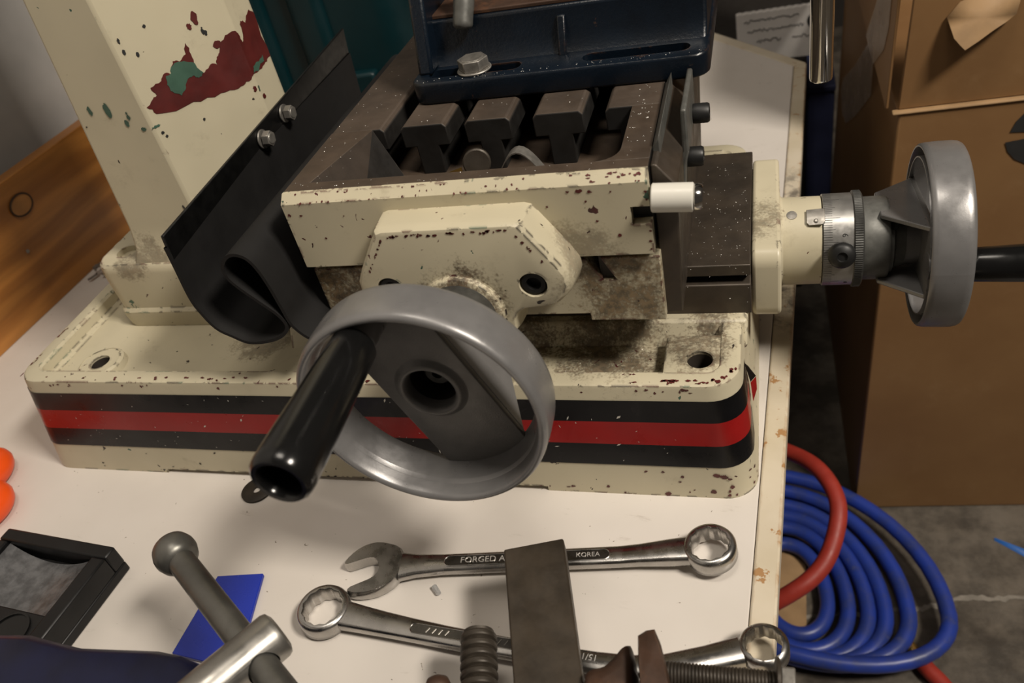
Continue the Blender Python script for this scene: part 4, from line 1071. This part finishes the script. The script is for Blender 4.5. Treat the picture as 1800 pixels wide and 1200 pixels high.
# hoses
hose_r = .0103
bh = thing('air_hose', 'blue rubber air hose coiled on the concrete floor beside the bench', 'hose', (.1, .72, -.6))
LP = [(.044, .083, .060, -.5845), (.070, .112, .083, -.5845), (.095, .132, .095, -.5842), (.116, .150, .101, -.5825), (.143, .170, .107, -.5740), (.188, .186, .112, -.5600)]
pts = []
Nn = 48
for li in range(len(LP)):
    for k in range(Nn):
        th = -PI + 2 * PI * k / Nn
        u = 0.0
        if th < -PI / 2: u = -.5 * (-PI / 2 - th) / (PI / 2)
        elif th > PI / 2: u = .5 * (th - PI / 2) / (PI / 2)
        x_ = min(max(li + u, 0), len(LP) - 1); i0 = min(int(x_), len(LP) - 2); fr_ = x_ - i0
        a_, b_, d_, z_ = [LP[i0][q] * (1 - fr_) + LP[i0 + 1][q] * fr_ for q in range(4)]
        sn = math.sin(th)
        pts.append((.030 + a_ * math.cos(th), .700 + (b_ if sn > 0 else d_) * sn - .2 * a_ * math.cos(th) + .05 * a_, z_))
build('hose_coil', MB().tube(pts, hose_r, 14), M['hose'], bh, smooth=80)
rh = tag(build('red_hose', MB().tube(smooth_pts([(-.12, .86, -.46), (-.04, .845, -.42), (.0272, .7944, -.395), (.0612, .7564, -.385), (.0800, .711, -.390), (.0745, .667, -.405), (.0552, .6285, -.420), (.015, .6013, -.440), (-.06, .59, -.50), (-.12, .60, -.575)], 8), .0105, 14), M['red_hose'], smooth=80), 'red rubber hose looping out from under the bench edge', 'hose')
rf = thing('hose_end', 'red hose end with brass nipple on the concrete floor inside the blue coil', 'hose end', (.18, .63, -.6))
build('red_tail', MB().tube(smooth_pts([(.1790, .6258, -.5885), (.1900, .6080, -.587), (.2032, .5906, -.587), (.225, .55, -.587), (.24, .50, -.587)], 5), .0105, 14), M['red_hose'], rf, smooth=80)
build('brass_nipple', MB().lathe([(.0035, 0), (.006, .002), (.006, .010), (.0085, .011), (.0085, .022), (.010, .024), (.010, .034)], (.1655, .6510, -.588), (.0135, -.0252, 0), 18), M['brass'], rf)
tag(build('blue_strip', MB().hexa([(.3035, .8270, -.5998), (.3360, .8020, -.5998), (.40, .77, -.5998), (.402, .776, -.5998)], [(.3035, .8290, -.596), (.3360, .8080, -.596), (.40, .778, -.596), (.402, .780, -.596)]), plain('sky_blue_tape', (.02, .12, .42), .4)), 'narrow bright blue strip lying on the concrete in front of the cardboard box', 'strip')
tag(build('cardboard_scrap', MB().hexa([(-.10, .62, -.5998), (.045, .615, -.5998), (.05, .80, -.5998), (-.10, .82, -.5998)], [(-.10, .62, -.5965), (.045, .615, -.5965), (.05, .80, -.5965), (-.10, .82, -.5965)]), M['cardlight']), 'flat tan cardboard scrap on the floor under the hose coil', 'cardboard')

# dark corner behind the bench: white card leaning on a low shelf, navy bin
sf = tag(build('low_shelf', MB().box(-.35, .066, 1.44, 1.80, -.60, -.115), M['darkroom'], None, .004), 'dark low shelf unit behind the bench corner', 'shelf')
nc = thing('note_card', 'white card with rows of faint handwriting standing behind the bench', 'card', (.02, 1.46, -.1148))
CB = -.1148
mb = MB(); n_ = 26
ptsn = [(-.046, CB)] + [(.100, CB)] + [(.100 - .148 * k / n_, -.0385 + (.0012 if k % 2 else 0) + .004 * (1 - k / n_)) for k in range(n_ + 1)]
def tilt(p): return (p[0], 1.4405 + (p[1] - CB) * .12, p[1])
v = [tilt(p) for p in ptsn]; v2 = [(a, b + .012, c_) for a, b, c_ in v]
k_ = len(v); mb.add(v + v2, [tuple(range(k_)), tuple(range(k_, 2 * k_))[::-1]] + [(i, (i + 1) % k_, k_ + (i + 1) % k_, k_ + i) for i in range(k_)])
build('card_sheet', mb, M['paper'], nc, smooth=0)
rnd = random.Random(3)
for rz, xa, xb in ((-.050, -.035, .055), (-.066, -.030, .060), (-.083, -.015, .025), (-.0815, .042, .070)):
    x_ = xa; path = []
    while x_ < xb:
        path.append((x_, rz + rnd.uniform(-.003, .003) + (x_ - xa) * .03)); x_ += rnd.uniform(.0012, .003)
    build('handwriting', MB().tube([(a, tilt((a, b))[1] - .0002, b) for a, b in path], .0008, 5), M['ink'], nc, smooth=0)
b = MB().lathe([(.012, 0), (.012, .0006)], (.077, tilt((0, -.058))[1] - .0008, -.058), (0, -1, .12), 24)
build('dark_dot', b, M['ink'], nc)
nb = thing('navy_bin', 'dark navy storage bin on the floor between bench and cardboard box', 'bin', (.1, 1.6, -.6))
build('bin_body', MB().box(.0705, .118, 1.50, 1.78, -.60, -.205), M['navy'], nb, .006)
build('bin_rim', MB().box(.0695, .119, 1.496, 1.784, -.209, -.197), M['navy'], nb, .003)
